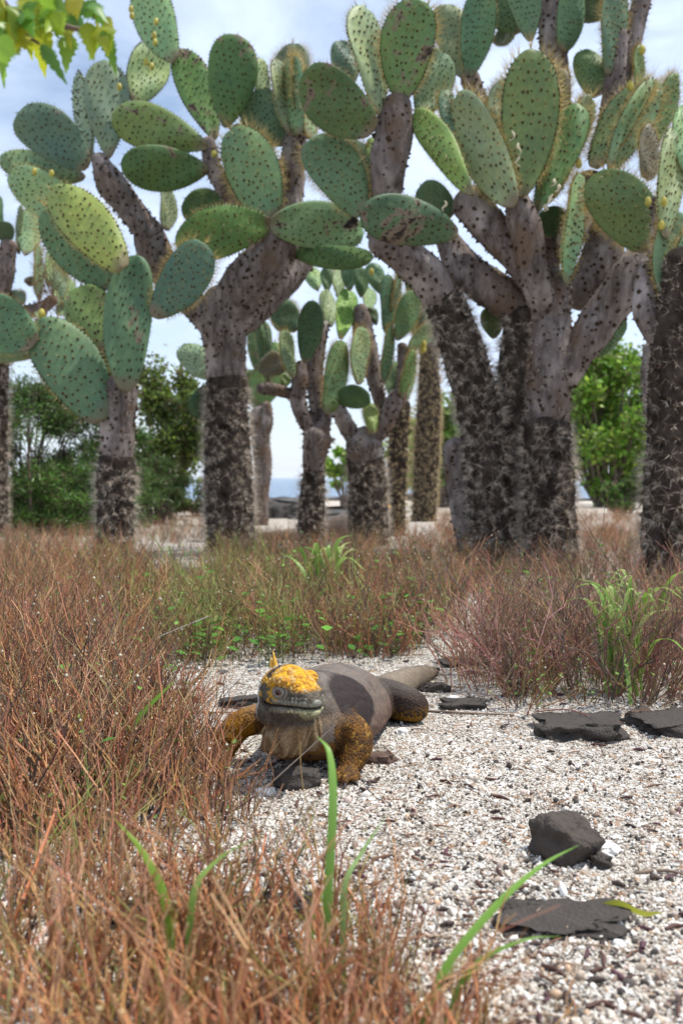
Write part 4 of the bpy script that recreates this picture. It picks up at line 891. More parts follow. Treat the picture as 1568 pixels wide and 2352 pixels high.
for i, (x, y, sx_, sz, lab) in enumerate(((650, 1188, .85, .26, 'low grey boulder on the beach left of the slim cactus'), (785, 1150, 1.8, .20, 'long dark ledge at the water\'s edge'), (770, 1178, 1.3, .10, 'dark flat ledge across the beach behind the slim cactus'), (765, 1190, 1.0, .09, 'second flat ledge on the beach, nearer the scrub'),
        (640, 1143, 1.4, .08, 'row of dark pebbles along the waterline'), (1390, 1150, 1.6, .12, 'dark stones on the beach under the bright green trees'))):
    g = G(x, y); yy = min(g.y, 40); 
    for _ in range(20): yy = (CAMZ - gz(0, yy)) * FPX / (y - 1098)
    rock('boulder', (x - 784) / FPX * yy, yy, (sx_ * (yy / 25), .5, sz), lab, M_FROCK, .05, 30 + i, .7, cat='boulder')

# ------------------------------------------------------------------ scatter machinery
def protos(name, objs):
    c = bpy.data.collections.new(name)
    for i, o in enumerate(objs):
        C.objects.unlink(o); c.objects.link(o); o.name = '%s_source_%02d' % (name, i)
    return c
def scatter(name, pts, rot, scl, idx, coll, label, cat):
    me = bpy.data.meshes.new(name); n_ = len(pts); me.vertices.add(n_); me.vertices.foreach_set('co', np.asarray(pts, np.float32).ravel())
    for nm, ty, dat in (('rot', 'FLOAT_VECTOR', rot), ('scl', 'FLOAT_VECTOR', scl)):
        a = me.attributes.new(nm, ty, 'POINT'); a.data.foreach_set('vector', np.asarray(dat, np.float32).ravel())
    a = me.attributes.new('pick', 'INT', 'POINT'); a.data.foreach_set('value', np.asarray(idx, np.int32))
    o = bpy.data.objects.new(name, me); C.objects.link(o)
    ng = bpy.data.node_groups.new(name, 'GeometryNodeTree'); ng.interface.new_socket('Geometry', in_out='INPUT', socket_type='NodeSocketGeometry'); ng.interface.new_socket('Geometry', in_out='OUTPUT', socket_type='NodeSocketGeometry')
    gi = ng.nodes.new('NodeGroupInput'); go = ng.nodes.new('NodeGroupOutput'); ip = ng.nodes.new('GeometryNodeInstanceOnPoints'); ci = ng.nodes.new('GeometryNodeCollectionInfo')
    ci.inputs['Collection'].default_value = coll; ci.inputs['Separate Children'].default_value = True; ci.inputs['Reset Children'].default_value = True
    def na(nm, ty):
        x = ng.nodes.new('GeometryNodeInputNamedAttribute'); x.data_type = ty; x.inputs['Name'].default_value = nm; return x.outputs['Attribute']
    ng.links.new(gi.outputs[0], ip.inputs['Points']); ng.links.new(ci.outputs[0], ip.inputs['Instance']); ip.inputs['Pick Instance'].default_value = True
    ng.links.new(na('pick', 'INT'), ip.inputs['Instance Index']); ng.links.new(na('rot', 'FLOAT_VECTOR'), ip.inputs['Rotation']); ng.links.new(na('scl', 'FLOAT_VECTOR'), ip.inputs['Scale']); ng.links.new(ip.outputs[0], go.inputs[0])
    md = o.modifiers.new('scatter', 'NODES'); md.node_group = ng
    return tag(o, label, cat, None, 'stuff')

# sand grains and shell bits
gr = []; cols = [(.74, .69, .61), (.58, .51, .43), (.44, .36, .28), (.82, .80, .75), (.30, .22, .17), (.10, .085, .075), (.06, .05, .045), (.52, .36, .24), (.60, .48, .42)]
for k, c_ in enumerate(cols):
    bm = bmesh.new(); bmesh.ops.create_icosphere(bm, subdivisions=1, radius=1)
    for v in bm.verts: v.co *= 1 + .45 * noise.noise(v.co * 1.2 + Vector((k * 5, 0, 0)))
    v = [tuple(q.co) for q in bm.verts]; f = [tuple(i.index for i in q.verts) for q in bm.faces]; bm.free(); gr.append(mk('grain', v, f, M_GRAIN, col=np.tile(c_, (len(v), 1))))
gcol = protos('gravel', gr)
n_ = 34000; dd = 1.0 / RNG.uniform(1 / 3.6, 1 / .8, n_); xx = RNG.uniform(-.36, .36, n_) * dd * 1.1
sz = RNG.lognormal(math.log(.0019), .42, n_).clip(.001, .0075)
pts = [(x, y, gsurf(x, y) + .2 * s) for x, y, s in zip(xx, dd, sz)]
scatter('gravel', pts, RNG.uniform(0, 6.3, (n_, 3)), np.stack([sz * RNG.uniform(.7, 1.5, n_), sz, sz * .75], 1), RNG.choice(9, n_, p=[.22, .18, .12, .15, .07, .10, .06, .05, .05]), gcol, 'coarse white and brown coral sand grains covering the open ground', 'sand')

# ------------------------------------------------------------------ stem prototypes
class TB:
    def __init__(s): s.v = []; s.f = []; s.c = []
    def seg(s, a, b_, r0, r1, col, sides=3):
        a, b_ = Vector(a), Vector(b_); d_ = (b_ - a).normalized(); u = d_.orthogonal().normalized(); w_ = d_.cross(u); o = len(s.v)
        for p, r in ((a, r0), (b_, r1)):
            for i in range(sides): t = 2 * math.pi * i / sides; s.v.append(p + (u * math.cos(t) + w_ * math.sin(t)) * r); s.c.append(col)
        for i in range(sides): s.f.append((o + i, o + (i + 1) % sides, o + sides + (i + 1) % sides, o + sides + i))
    def puff(s, p, r, col):
        o = len(s.v); p = Vector(p)
        for q in ((1, 0, 0), (-1, 0, 0), (0, 1, 0), (0, -1, 0), (0, 0, 1), (0, 0, -1)): s.v.append(p + Vector(q) * r); s.c.append(col)
        for q in ((0, 2, 4), (2, 1, 4), (1, 3, 4), (3, 0, 4), (2, 0, 5), (1, 2, 5), (3, 1, 5), (0, 3, 5)): s.f.append(tuple(o + i for i in q))
    def leaf(s, p, d_, n_, ln, wd, col, fold=.2):
        p = Vector(p); d_ = Vector(d_).normalized(); sd = d_.cross(Vector(n_)).normalized(); up = sd.cross(d_); o = len(s.v)
        for q in (p, p + d_ * ln * .4 + sd * wd + up * wd * fold, p + d_ * ln, p + d_ * ln * .4 - sd * wd + up * wd * fold, p + d_ * ln * .45): s.v.append(q); s.c.append(col)
        s.f += [(o, o + 1, o + 4), (o + 1, o + 2, o + 4), (o + 2, o + 3, o + 4), (o + 3, o, o + 4)]
    def make(s, name, m, par=None, smooth=True): return mk(name, [tuple(q) for q in s.v], s.f, m, par, smooth, np.array(s.c))
def jit(c, k, r): m = r.uniform(1 - k, 1 + k); return tuple(max(0, x * m * r.uniform(.92, 1.08)) for x in c)
RED = [(.46, .20, .10), (.36, .145, .075), (.52, .28, .15), (.22, .115, .07), (.12, .08, .06), (.48, .21, .12), (.38, .23, .09), (.56, .36, .20), (.42, .15, .07), (.09, .062, .05)]
GRN = [(.34, .33, .09), (.26, .29, .08), (.40, .32, .12), (.20, .22, .065), (.30, .17, .09), (.44, .40, .16), (.32, .19, .10)]
OLV = [(.28, .18, .11), (.19, .135, .09), (.33, .22, .11), (.28, .25, .085), (.13, .095, .075), (.40, .18, .12)]
def stem_clump(seed, pal, nst, hgt, spread, r0, flower=.1, fork=.6, sides=3, leafy=0.0, minseg=3):
    r = random.Random(seed); tb = TB()
    def grow(p, d_, ln, rad, depth, col):
        k = r.randint(2, 3) if depth else r.randint(minseg, minseg + 1)
        for i in range(k):
            d_ = (d_ + Vector((r.gauss(0, .16), r.gauss(0, .16), r.gauss(.02, .10)))).normalized(); L_ = ln * r.uniform(.7, 1.2); q = p + d_ * L_
            tb.seg(p, q, rad, rad * .86, jit(col, .12, r), sides); rad *= .88; p = q
            if r.random() < .22: tb.puff(p, rad * 1.7, jit((.36, .17, .10), .3, r))
            if leafy and r.random() < leafy: a = r.uniform(0, 6.28); tb.leaf(p, (math.cos(a), math.sin(a), .5), (0, 0, 1), .012, .004, jit((.12, .22, .04), .3, r))
            if depth < 2 and r.random() < fork:
                a = r.uniform(0, 6.28); sd = Vector((math.cos(a), math.sin(a), r.uniform(.1, .6))); grow(p, (d_ + sd * r.uniform(.4, .8)).normalized(), ln * .8, rad * .8, depth + 1, jit(col, .2, r))
        if r.random() < flower: tb.puff(p, .0028, (.50, .45, .35))
        elif r.random() < .5: tb.puff(p, rad * 1.8, jit((.40, .26, .14), .3, r))
    for i in range(nst):
        a = r.uniform(0, 6.28); lean = abs(r.gauss(0, spread)); grow(Vector((math.cos(a), math.sin(a), 0)) * r.uniform(0, .035) + Vector((0, 0, -.01)), Vector((math.cos(a) * lean, math.sin(a) * lean, 1)).normalized(), hgt / 4.6 * r.uniform(.7, 1.2), r0 * r.uniform(.8, 1.25), 0, jit(r.choice(pal), .2, r))
    return tb.make('stems', M_STEM)
red = [stem_clump(10 + i, RED, 8, .17, .34, .0018, .008, .36) for i in range(6)]
grn = [stem_clump(30 + i, GRN, 8, .18, .25, .0016, .05, .33, leafy=.02) for i in range(4)]
olv = [stem_clump(50 + i, OLV, 8, .16, .48, .0016, .06, .42, leafy=.04) for i in range(4)]
fgs = [stem_clump(90 + i, [(.58, .27, .13), (.50, .21, .10), (.62, .36, .19), (.34, .17, .08), (.46, .30, .12), (.60, .24, .11), (.42, .38, .12)], 6, .19, .30, .0024, .03, .32) for i in range(4)]
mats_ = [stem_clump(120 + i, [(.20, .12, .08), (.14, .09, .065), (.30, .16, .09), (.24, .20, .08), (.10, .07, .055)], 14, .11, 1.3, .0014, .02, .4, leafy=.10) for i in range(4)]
scol = protos('scrub', red + grn + olv + fgs + mats_)           # 0-5 red, 6-9 green, 10-13 olive
LIT = RNG
def field(name, n_, ok, dens, hs, kinds, label, d0, d1, cat='scrub', margin=1.12):
    """clumps over ground seen in the frame between depths d0 and d1; ok(xpix, d, xw) gives the local chance"""
    pts, rot, scl, idx = [], [], [], []; tries = 0
    while len(pts) < n_ and tries < n_ * 40:
        tries += 1; d_ = math.sqrt(LIT.uniform(d0 ** 2, d1 ** 2)); x = LIT.uniform(-.345, .345) * d_ * margin + LIT.uniform(-.06, .06); xp = 784 + x / d_ * FPX
        if LIT.random() > ok(xp, d_, x): continue
        s = hs(xp, d_) * LIT.uniform(.65, 1.2); pts.append((x, d_, gsurf(x, d_))); rot.append((LIT.normal() * .12, LIT.normal() * .12, LIT.uniform(0, 6.28))); scl.append((s * LIT.uniform(.85, 1.2),) * 2 + (s,)); idx.append(kinds(xp, d_))
    return scatter(name, pts, rot, scl, idx, scol, label, cat)
pick = lambda a, b_: int(LIT.integers(a, b_))
def ynear(d_): return 1098 + .5 * FPX / d_
# foreground stems: thin out towards the sand at right
def ok1(xp, d_, x):
    y = ynear(d_)
    edge = np.interp(d_, [.45, .7, .9, 1.05, 1.3], [1400, 1300, 1000, 720, 420]); v = np.clip((edge - xp) / 420 + .28, 0, 1)
    return v * (1.0 if d_ < 1.0 else .55)
field('foreground_scrub', 250, ok1, 1, lambda xp, d_: np.interp(xp, [0, 600, 1100], [1.0, .95, .75]) * np.interp(d_, [.4, .75, 1.2], [.72, .85, .8]), lambda xp, d_: pick(14, 18) if (LIT.random() < .75 and d_ < 1.0) else (pick(0, 6) if LIT.random() < .7 else pick(6, 10)),
      'reddish dry forking stems mixed with olive ones in front of the iguana', .42, 1.28)
def ok2(xp, d_, x):
    edge = np.interp(d_, [1.3, 1.5, 1.7, 1.9, 2.1, 2.4, 2.7], [560, 590, 540, 420, 400, 330, 330]); return float(np.clip((edge - xp) / 150 + .15, 0, 1))
field('left_scrub', 430, ok2, 1, lambda xp, d_: np.interp(xp, [0, 330, 520], [1.15, 1.0, .6]), lambda xp, d_: pick(0, 6) if LIT.random() < .85 else pick(10, 14), 'dense knee-low thicket of dry reddish stems beside the iguana\'s raised head', 1.30, 2.75)
def ok3(xp, d_, x):
    front = np.interp(xp, [0, 300, 520, 900, 1010, 1060, 1100], [2.5, 2.6, 2.72, 2.75, 2.95, 3.5, 6]); return float(d_ > front) * (1 if xp < 1020 else .4) * (0.0 if (330 < xp < 500 and 4.6 < d_ < 6) else 1) * (0.25 if (840 < xp < 1010 and d_ > 4.2) else 1)
def k3(xp, d_):
    g_ = math.exp(-((xp - 520) / 190) ** 2) * .75 + .08; t = LIT.random()
    return pick(6, 10) if t < g_ else (pick(10, 14) if t < g_ + (1 - g_) * (.45 if xp > 500 else .2) else pick(0, 6))
field('middle_scrub', 1250, ok3, 1, lambda xp, d_: np.interp(d_, [2.6, 3.2, 5.5], [1.0, 1.12, 1.05]), k3, 'mixed green and russet stems forming a low bank behind the iguana', 2.55, 5.6)
def ok5(xp, d_, x):
    if 1000 < xp < 1110 and d_ < 4: return 0.15
    return float(xp > 1040) * (1.0 if d_ > 2.9 else 0)
field('right_scrub', 300, ok5, 1, lambda xp, d_: .9, lambda xp, d_: pick(10, 14) if LIT.random() < .5 else pick(0, 6), 'dark tangle of dry stems at the foot of the massive cactus', 2.9, 5.6)
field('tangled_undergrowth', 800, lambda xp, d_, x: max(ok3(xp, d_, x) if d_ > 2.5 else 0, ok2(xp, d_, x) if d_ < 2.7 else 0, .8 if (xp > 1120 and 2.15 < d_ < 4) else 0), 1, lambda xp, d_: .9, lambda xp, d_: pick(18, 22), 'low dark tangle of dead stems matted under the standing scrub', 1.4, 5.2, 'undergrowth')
def ok4(xp, d_, x):
    if 560 < xp < 1000 and d_ > 8.6: return .03
    if 320 < xp < 480 and d_ < 7.6: return .2
    return 1.0 if d_ < 9.5 else .5
field('far_scrub', 2000, ok4, 1, lambda xp, d_: (1.0 if xp > 1000 else .8) * np.interp(d_, [5.6, 8, 13], [1, .9, .75]), lambda xp, d_: pick(0, 6) if LIT.random() < (.75 if xp > 900 else .4) else pick(10, 14), 'far brownish red scrub spreading under the cactus trees', 5.6, 13.0)

# ------------------------------------------------------------------ twiggy bush at right
bush = empty('twiggy_bush', (.62, 2.35, gsurf(.62, 2.35)), 'arching red-stemmed twiggy bush on the sand behind the flat black slabs', 'bush')
def add_stems(n_, cx, cy, wx, wy, h0, name, seed):
    r = random.Random(seed); tb = TB()
    def grow(p, d_, ln, rad, depth, col, k):
        for i in range(k):
            d_ = (d_ + Vector((r.gauss(0, .14), r.gauss(0, .14), r.gauss(-.015, .09)))).normalized(); q = p + d_ * ln * r.uniform(.7, 1.25)
            if q.z < .004: q.z = .004
            tb.seg(p, q, rad, rad * .88, jit(col, .1, r), 4); rad *= .9; p = q
            if r.random() < .3: tb.puff(p, rad * 1.6, (.33, .05, .06) if r.random() < .4 else (.30, .16, .10))
            if depth < 3 and r.random() < .55: a = r.uniform(0, 6.28); grow(p, (d_ + Vector((math.cos(a), math.sin(a), r.uniform(-.1, .5))) * .7).normalized(), ln * .85, rad * .8, depth + 1, jit(col, .2, r), max(1, k - 1))
        if r.random() < .4: tb.puff(p, rad * 2.2, jit((.45, .30, .18), .2, r))
    for i in range(n_):
        a = r.uniform(0, 6.28); q = r.random() ** .6; p = Vector((cx + math.cos(a) * wx * q, cy + math.sin(a) * wy * q, .0)); out_ = Vector((math.cos(a), math.sin(a), 0)) * (.15 + .75 * q * r.random())
        p.z = gsurf(p.x, p.y) - .01; grow(p, (out_ + Vector((0, 0, 1))).normalized(), h0 / 5 * r.uniform(.7, 1.2), .0021 * r.uniform(.7, 1.2), 0, jit(r.choice([(.42, .20, .15), (.50, .28, .21), (.22, .14, .11), (.34, .16, .11), (.15, .11, .095), (.38, .24, .13)]), .15, r), 4)
    return tb.make(name, M_STEM)
o = add_stems(200, .64, 2.42, .30, .24, .255, 'stems', 4); child(o, bush); o['kind'] = 'stuff'
o = add_stems(80, .40, 2.42, .15, .16, .19, 'stems', 6); child(o, bush); o['kind'] = 'stuff'

# ------------------------------------------------------------------ grass tufts and single blades
def blade_mesh(path, wd, col, tb, tw=0.0, leaf=0):
    pts = crom([tuple(p) + (0,) for p in path], 8 if leaf else 5)[:, :3]; m = len(pts); o = len(tb.v); T, U, W_ = frames(pts)
    side = Vector(T[0]).cross(Vector((0.2, -1, .1))).normalized()
    for j, p in enumerate(pts):
        t = j / (m - 1); w_ = wd * (min(1, .45 + t * 2.2) if t < .3 else 1) * (1 - max(0, (t - .45) / .55) ** 1.6) + .0001
        if leaf: w_ = wd * (math.sin(math.pi * min(1, t * 1.0) ** .8) ** .9) * (1 + .22 * math.sin(j * 2.1 + leaf)) + .0002
        s = Matrix.Rotation(tw * t, 3, Vector(T[j])) @ side; up = Vector(T[j]).cross(s)
        tb.v += [Vector(p) - s * w_ + up * w_ * .25, Vector(p), Vector(p) + s * w_ + up * w_ * .25]; k = .85 + .25 * t; tb.c += [(col[0] * k, col[1] * k, col[2] * k)] * 3
    for j in range(m - 1):
        for i in (0, 1): tb.f.append((o + j * 3 + i, o + j * 3 + i + 1, o + (j + 1) * 3 + i + 1, o + (j + 1) * 3 + i))
def tuft(cx, cy, n_, h, label, seed, wd=.004, lean=.5, extra=()):
    e = empty('grass_tuft', (cx, cy, gsurf(cx, cy)), label, 'grass'); r = random.Random(seed)
    for i in range(n_):
        a = r.uniform(0, 6.28); b0 = Vector((cx + r.gauss(0, .02), cy + r.gauss(0, .02), gsurf(cx, cy) - .005)); H = h * r.uniform(.55, 1.1); l = lean * r.uniform(.2, 1.2) * H; dx, dy = math.cos(a) * l, math.sin(a) * l; dr = r.uniform(0, .35) * H
        tb = TB(); blade_mesh([b0, b0 + Vector((dx * .15, dy * .15, H * .45)), b0 + Vector((dx * .5, dy * .5, H * .85)), b0 + Vector((dx * 1.0, dy * 1.0, H - dr))], wd * r.uniform(.7, 1.2), jit(r.choice([(.26, .42, .08), (.32, .48, .12), (.20, .34, .06), (.40, .50, .16)]), .12, r), tb, r.uniform(-.6, .6))
        child(tb.make('blade', M_GRASS), e)
    for path, w_, c_ in extra:
        tb = TB(); blade_mesh([P(*q) for q in path], w_, c_, tb); child(tb.make('blade', M_GRASS), e)
    return e
g = P(1410, 1560, 2.35)
tuft(g.x, 2.30, 32, .29, 'tall bright green grass tuft growing through the twiggy bush', 3, .0068, .5, extra=[([(1400, 1500, 2.4), (1385, 1380, 2.4), (1440, 1318, 2.4), (1500, 1302, 2.38)], .004, (.24, .40, .10)), ([(1470, 1560, 2.25), (1500, 1480, 2.2), (1540, 1470, 2.15), (1575, 1500, 2.1)], .005, (.26, .42, .08)), ([(1450, 1640, 2.15), (1440, 1540, 2.2), (1420, 1460, 2.25)], .0055, (.26, .42, .10))])
g = P(1490, 1560, 2.5); tuft(g.x, 2.55, 22, .29, 'second grass tuft behind the tall one in the twiggy bush', 5, .0062, .6)
g = P(745, 1400, 3.7); tuft(g.x, 3.7, 24, .30, 'arching lime green grass tuft in the middle scrub before the sea gap', 8, .0085, .75)
g = P(700, 1430, 3.2); tuft(g.x, 3.2, 8, .16, 'low lime green grass sprouting in front of the arching tuft', 9, .006, .8)
g = P(400, 1330, 4.6); tuft(g.x, 4.6, 6, .28, 'thin curved grass tuft near the young cactus trunk', 10, .004, .8)
g = P(175, 1800, 1.62); tuft(g.x, 1.62, 7, .07, 'small fresh green sprout low in the reddish thicket', 11, .003, .7)
def single(label, path, wd, col):
    root = Vector(path[0] if isinstance(path[0], Vector) else P(*path[0])); pts = [P(*q) for q in path]; gz0 = gsurf(pts[0].x, pts[0].y)
    e = empty('grass_shoot', (pts[0].x, pts[0].y, gz0), label, 'grass'); pts[0].z = min(pts[0].z, gz0 - .005); tb = TB(); blade_mesh(pts, wd, col, tb); child(tb.make('blade', M_GRASS), e)
GC = (.22, .42, .07)
single('broad upright green grass blade in front of the iguana\'s foreleg', [(745, 2330, .92), (752, 2080, .92), (765, 1850, .93), (757, 1730, .95), (728, 1690, .97)], .0042, (.25, .46, .09))
single('slanting green grass blade rising from reddish stems left of the iguana', [(225, 1790, 1.64), (270, 1710, 1.6), (335, 1630, 1.58), (405, 1560, 1.56)], .0055, GC)
single('arched green blade leaning over the sand towards the rounded dark stone', [(940, 2420, .82), (1010, 2250, .84), (1130, 2090, .88), (1240, 1990, .92), (1330, 1940, .95)], .0042, GC)
single('curved green blade bending down over the half sunk slab', [(1000, 2400, .86), (1080, 2230, .86), (1200, 2160, .88), (1290, 2150, .90)], .0032, GC)
single('narrow green blade leaning back among the blurred russet stems', [(400, 2420, .88), (385, 2100, .88), (330, 1960, .90), (262, 1880, .92)], .0042, (.26, .42, .05))
single('thin olive blade arching right in the blurred russet stems', [(430, 2420, .86), (440, 2080, .86), (500, 1975, .88), (610, 1915, .90)], .0032, (.24, .38, .08))
single('pale thin grass straw standing beside the broad upright blade', [(790, 2380, .90), (790, 2060, .90), (830, 1960, .92), (890, 1870, .94)], .0028, (.30, .46, .16))
single('short green blade on the sand in front of the iguana\'s feet', [(690, 2250, .95), (720, 2120, .96), (745, 2040, .97)], .003, GC)
# dry straw across the throat
tb = TB(); a_, b_ = P(620, 1800, 1.50), P(770, 1665, 1.48); tb.seg(Vector((a_.x, a_.y, a_.z)), b_, .0013, .0008, (.33, .27, .22), 5); q0 = Vector((a_.x - .05, a_.y - .02, gsurf(a_.x, a_.y))); tb.seg(q0, a_, .0014, .0013, (.30, .24, .2), 5)
tag(tb.make('straw', M_STEM), 'grey dry straw crossing in front of the iguana\'s throat', 'straw')
tb = TB(); pv = None
for q in ((318, 1560, 2.3), (320, 1500, 2.3), (370, 1460, 2.3), (480, 1415, 2.32)):
    c_ = P(*q)
    if pv is None: c_.z = gsurf(c_.x, c_.y)
    if pv: tb.seg(pv, c_, .0014, .0012, (.45, .42, .38), 5)
    pv = c_
tag(tb.make('straw', M_STEM), 'pale bleached straw leaning over the green middle scrub', 'straw')

# creeping leaves at the foot of the scrub
lf = []
for k in range(4):
    r = random.Random(70 + k); tb = TB()
    for i in range(6):
        a = r.uniform(0, 6.28); p = Vector((r.gauss(0, .03), r.gauss(0, .03), r.uniform(.01, .11))); tb.seg((p.x, p.y, -.01), p, .0008, .0006, (.15, .2, .05)); tb.leaf(p, (math.cos(a), math.sin(a), .3), (r.gauss(0, .3), r.gauss(0, .3), 1), r.uniform(.018, .032), r.uniform(.009, .014), jit((.11, .27, .035), .3, r))
    lf.append(tb.make('creeper', M_LEAF))
lcol = protos('creeper', lf); pts = []
for (x0, x1, d0, d1, n_) in ((300, 960, 2.6, 3.4, 60), (0, 1000, 2.9, 5.0, 110), (1150, 1568, 2.2, 3.2, 14), (0, 450, 1.4, 2.6, 8), (900, 1500, 3.5, 6, 24)):
    for i in range(n_): d_ = RNG.uniform(d0, d1); x = (RNG.uniform(x0, x1) - 784) / FPX * d_; pts.append((x, d_, gsurf(x, d_)))
n_ = len(pts); s = RNG.uniform(.7, 1.5, n_); scatter('leafy_creeper', pts, np.stack([np.zeros(n_), np.zeros(n_), RNG.uniform(0, 6.28, n_)], 1), np.stack([s, s, s], 1), RNG.integers(0, 4, n_), lcol, 'small round green creeper leaves low among the dry stems', 'creeper')

# litter: twigs, husks
def stick(path, r, label, m=M_TWIG):
    rows = [(p.x, p.y, gsurf(p.x, p.y) + r * .7 + h, r * k) for (p, h, k) in path]; V, F, _ = tube(crom(rows, 4), 7, .15, 3); tag(mk('twig', V, F, m), label, 'twig')
stick([(G(390, 1590), .0, 1), (G(430, 1606), .006, 1), (G(470, 1614), .002, .8)], .004, 'thick grey twig on the sand left of the iguana\'s head')
stick([(G(400, 1640), .0, 1), (G(480, 1642), .003, 1), (G(545, 1640), .001, .6)], .0022, 'straight thin twig lying behind the iguana\'s outstretched left foreleg')
stick([(G(-20, 1905), .01, 1), (G(110, 1880), .016, 1), (G(240, 1868), .012, .8)], .0035, 'long bleached twig at the front edge of the reddish thicket', simple('bleached_twig', (.42, .35, .28), .8, .2, .3, 40))
stick([(G(960, 1632), .0, 1), (G(1040, 1640), .002, 1), (G(1180, 1646), .001, .6)], .0025, 'long dark twig along the front of the twiggy bush')
stick([(G(1225, 1660), .02, 1), (G(1310, 1672), .036, .9), (G(1395, 1690), .018, .7)], .0014, 'fine red stem lying over the flat squarish slab', simple('red_stem', (.30, .13, .10), .6, .2, .3, 40))
stick([(G(1460, 2005), .0, 1), (G(1530, 2008), .002, 1), (G(1600, 2025), .002, .7)], .0022, 'thin reddish twig on the sand right of the rounded dark stone')
lt = []
for k, (c_, ln, rr) in enumerate((((.10, .05, .04), .011, .0022), ((.06, .04, .035), .008, .0028), ((.20, .11, .07), .014, .0014), ((.33, .24, .17), .022, .001), ((.09, .04, .05), .009, .0024))):
    tb = TB(); tb.seg((-ln, 0, 0), (0, .001, .001), rr * .7, rr, c_, 5); tb.seg((0, .001, .001), (ln, -.001, 0), rr, rr * .5, c_, 5); lt.append(tb.make('litter', M_STEM))
tcol = protos('litter', lt); n_ = 900; dd = 1 / RNG.uniform(1 / 3.4, 1 / .85, n_); xx = RNG.uniform(-.3, .38, n_) * dd
s = RNG.uniform(.5, 1.4, n_); scatter('plant_litter', [(x, y, gsurf(x, y) + .002) for x, y in zip(xx, dd)], np.stack([RNG.normal(0, .1, n_), RNG.normal(0, .1, n_), RNG.uniform(0, 6.28, n_)], 1), np.stack([s, s, s], 1), RNG.integers(0, 5, n_), tcol, 'bits of dark husk and broken stem strewn over the sand', 'litter')
# shells / coral bits
M_SHELL = simple('bleached_coral', (.78, .75, .70), .7, .3, .15, 60)
for (x, y, r, lab) in ((670, 1700 + 32, .010, 'white oval shell beside the dark stone under the throat'), (922, 1688, .012, 'white coral lump on the sand below the iguana\'s hind leg'), (1395, 1960, .016, 'white coral chip behind the rounded dark stone'), (390, 1612, .013, 'white coral piece left of the iguana\'s head near the thick twig'), (1040, 1612, .014, 'flat white shell piece before the twiggy bush'), (607, 1822, .014, 'pinkish white shell fragment near the foreground stems')):
    g = G(x, y); rock('shell', g.x, g.y, (r, r * .8, r * .5), lab, M_SHELL, r * 90, int(r * 1000) + x, cat='shell', sink=.2)
# fallen leaf
g = G(1450, 2110); tb = TB(); p = Vector((g.x - .03, g.y + .02, gsurf(g.x, g.y) + .004))
blade_mesh([p, p + Vector((.02, -.012, .006)), p + Vector((.04, -.03, .004)), p + Vector((.062, -.034, .008))], .006, (.42, .44, .06), tb, .5); tag(tb.make('fallen_leaf', M_GRASS), 'curled yellow-green fallen leaf on the sand beside the half sunk slab', 'leaf')

# ------------------------------------------------------------------ background bushes
def leaf_bush(name, cx, cy, rx, ry, rz, z0, n_, size, cols, label, seed, trunk=.04, needle=False, clumps=26, group='shrubs and trees behind the cacti', stems=4, gap=.0, cat='bush'):
    r = np.random.default_rng(seed); rr = random.Random(seed); e = empty(name, (cx, cy, gz(cx, cy)), label, cat, group); g0 = gz(cx, cy)
    cen = []
    while len(cen) < clumps:
        q = r.uniform(-1, 1, 3)
        if .25 < np.linalg.norm(q) < 1: cen.append((cx + q[0] * rx, cy + q[1] * ry, g0 + z0 + rz + q[2] * rz, r.uniform(.18, .36)))
    cen = np.array(cen); tb = TB()
    for s in range(stems):
        a = rr.uniform(0, 6.28); base = Vector((cx + math.cos(a) * rx * .15, cy + math.sin(a) * ry * .15, g0 - .03))
        for c in cen[s::stems]:
            mid_ = base.lerp(Vector(c[:3]), .5) + Vector((rr.gauss(0, .06), rr.gauss(0, .06), rr.uniform(0, .15))); tb.seg(base, mid_, trunk, trunk * .55, (.13, .10, .08), 5); tb.seg(mid_, Vector(c[:3]), trunk * .55, trunk * .15, (.15, .11, .085), 4)
            for _ in range(5): t_ = Vector(c[:3]) + Vector((rr.gauss(0, .5), rr.gauss(0, .5), rr.gauss(0, .5))) * c[3] * rx * .9; tb.seg(Vector(c[:3]).lerp(mid_, .25), t_, trunk * .16, trunk * .06, (.17, .12, .09), 3)
    child(tb.make('branches', M_STEM), e)
    k = r.integers(0, clumps, n_); rad = np.abs(r.normal(0, .5, n_)).clip(0, 1.5) ** .6; dirs = r.normal(size=(n_, 3)); dirs /= np.linalg.norm(dirs, axis=1)[:, None]
    p = cen[k, :3] + dirs * (rad * cen[k, 3])[:, None] * np.array([rx, ry, rz]) * .95; lo_ = p[:, 2] < g0 + .05; p[lo_, 2] = g0 + r.uniform(.03, .5, lo_.sum())
    ld = dirs * .6 + r.normal(size=(n_, 3)) * .7; ld[:, 2] += .1; ld /= np.linalg.norm(ld, axis=1)[:, None]; sd = np.cross(ld, r.normal(size=(n_, 3))); sd /= np.linalg.norm(sd, axis=1)[:, None]
    L_ = (size * r.uniform(.6, 1.4, n_))[:, None]; wd = L_ * (.09 if needle else .30)
    V = np.stack([p, p + ld * L_ * .45 + sd * wd, p + ld * L_, p + ld * L_ * .45 - sd * wd], 1).reshape(-1, 3); F = np.arange(4 * n_).reshape(-1, 4)
    cc = np.array(cols)[r.integers(0, len(cols), n_)] * r.uniform(.7, 1.3, (n_, 1)) * (.8 + .4 * r.random(clumps))[k][:, None]; o = mk('foliage', V, F, M_LEAF, smooth=False, col=np.repeat(cc, 4, 0)); child(o, e)
    return e
DKG = [(.085, .17, .035), (.11, .21, .045), (.06, .12, .03), (.12, .17, .055), (.14, .11, .065)]; BRG = [(.16, .32, .035), (.22, .40, .05), (.12, .25, .03), (.30, .42, .06), (.14, .19, .05), (.20, .24, .07)]; OLB = [(.11, .17, .045), (.15, .20, .06), (.18, .15, .08), (.09, .13, .04), (.20, .26, .06)]
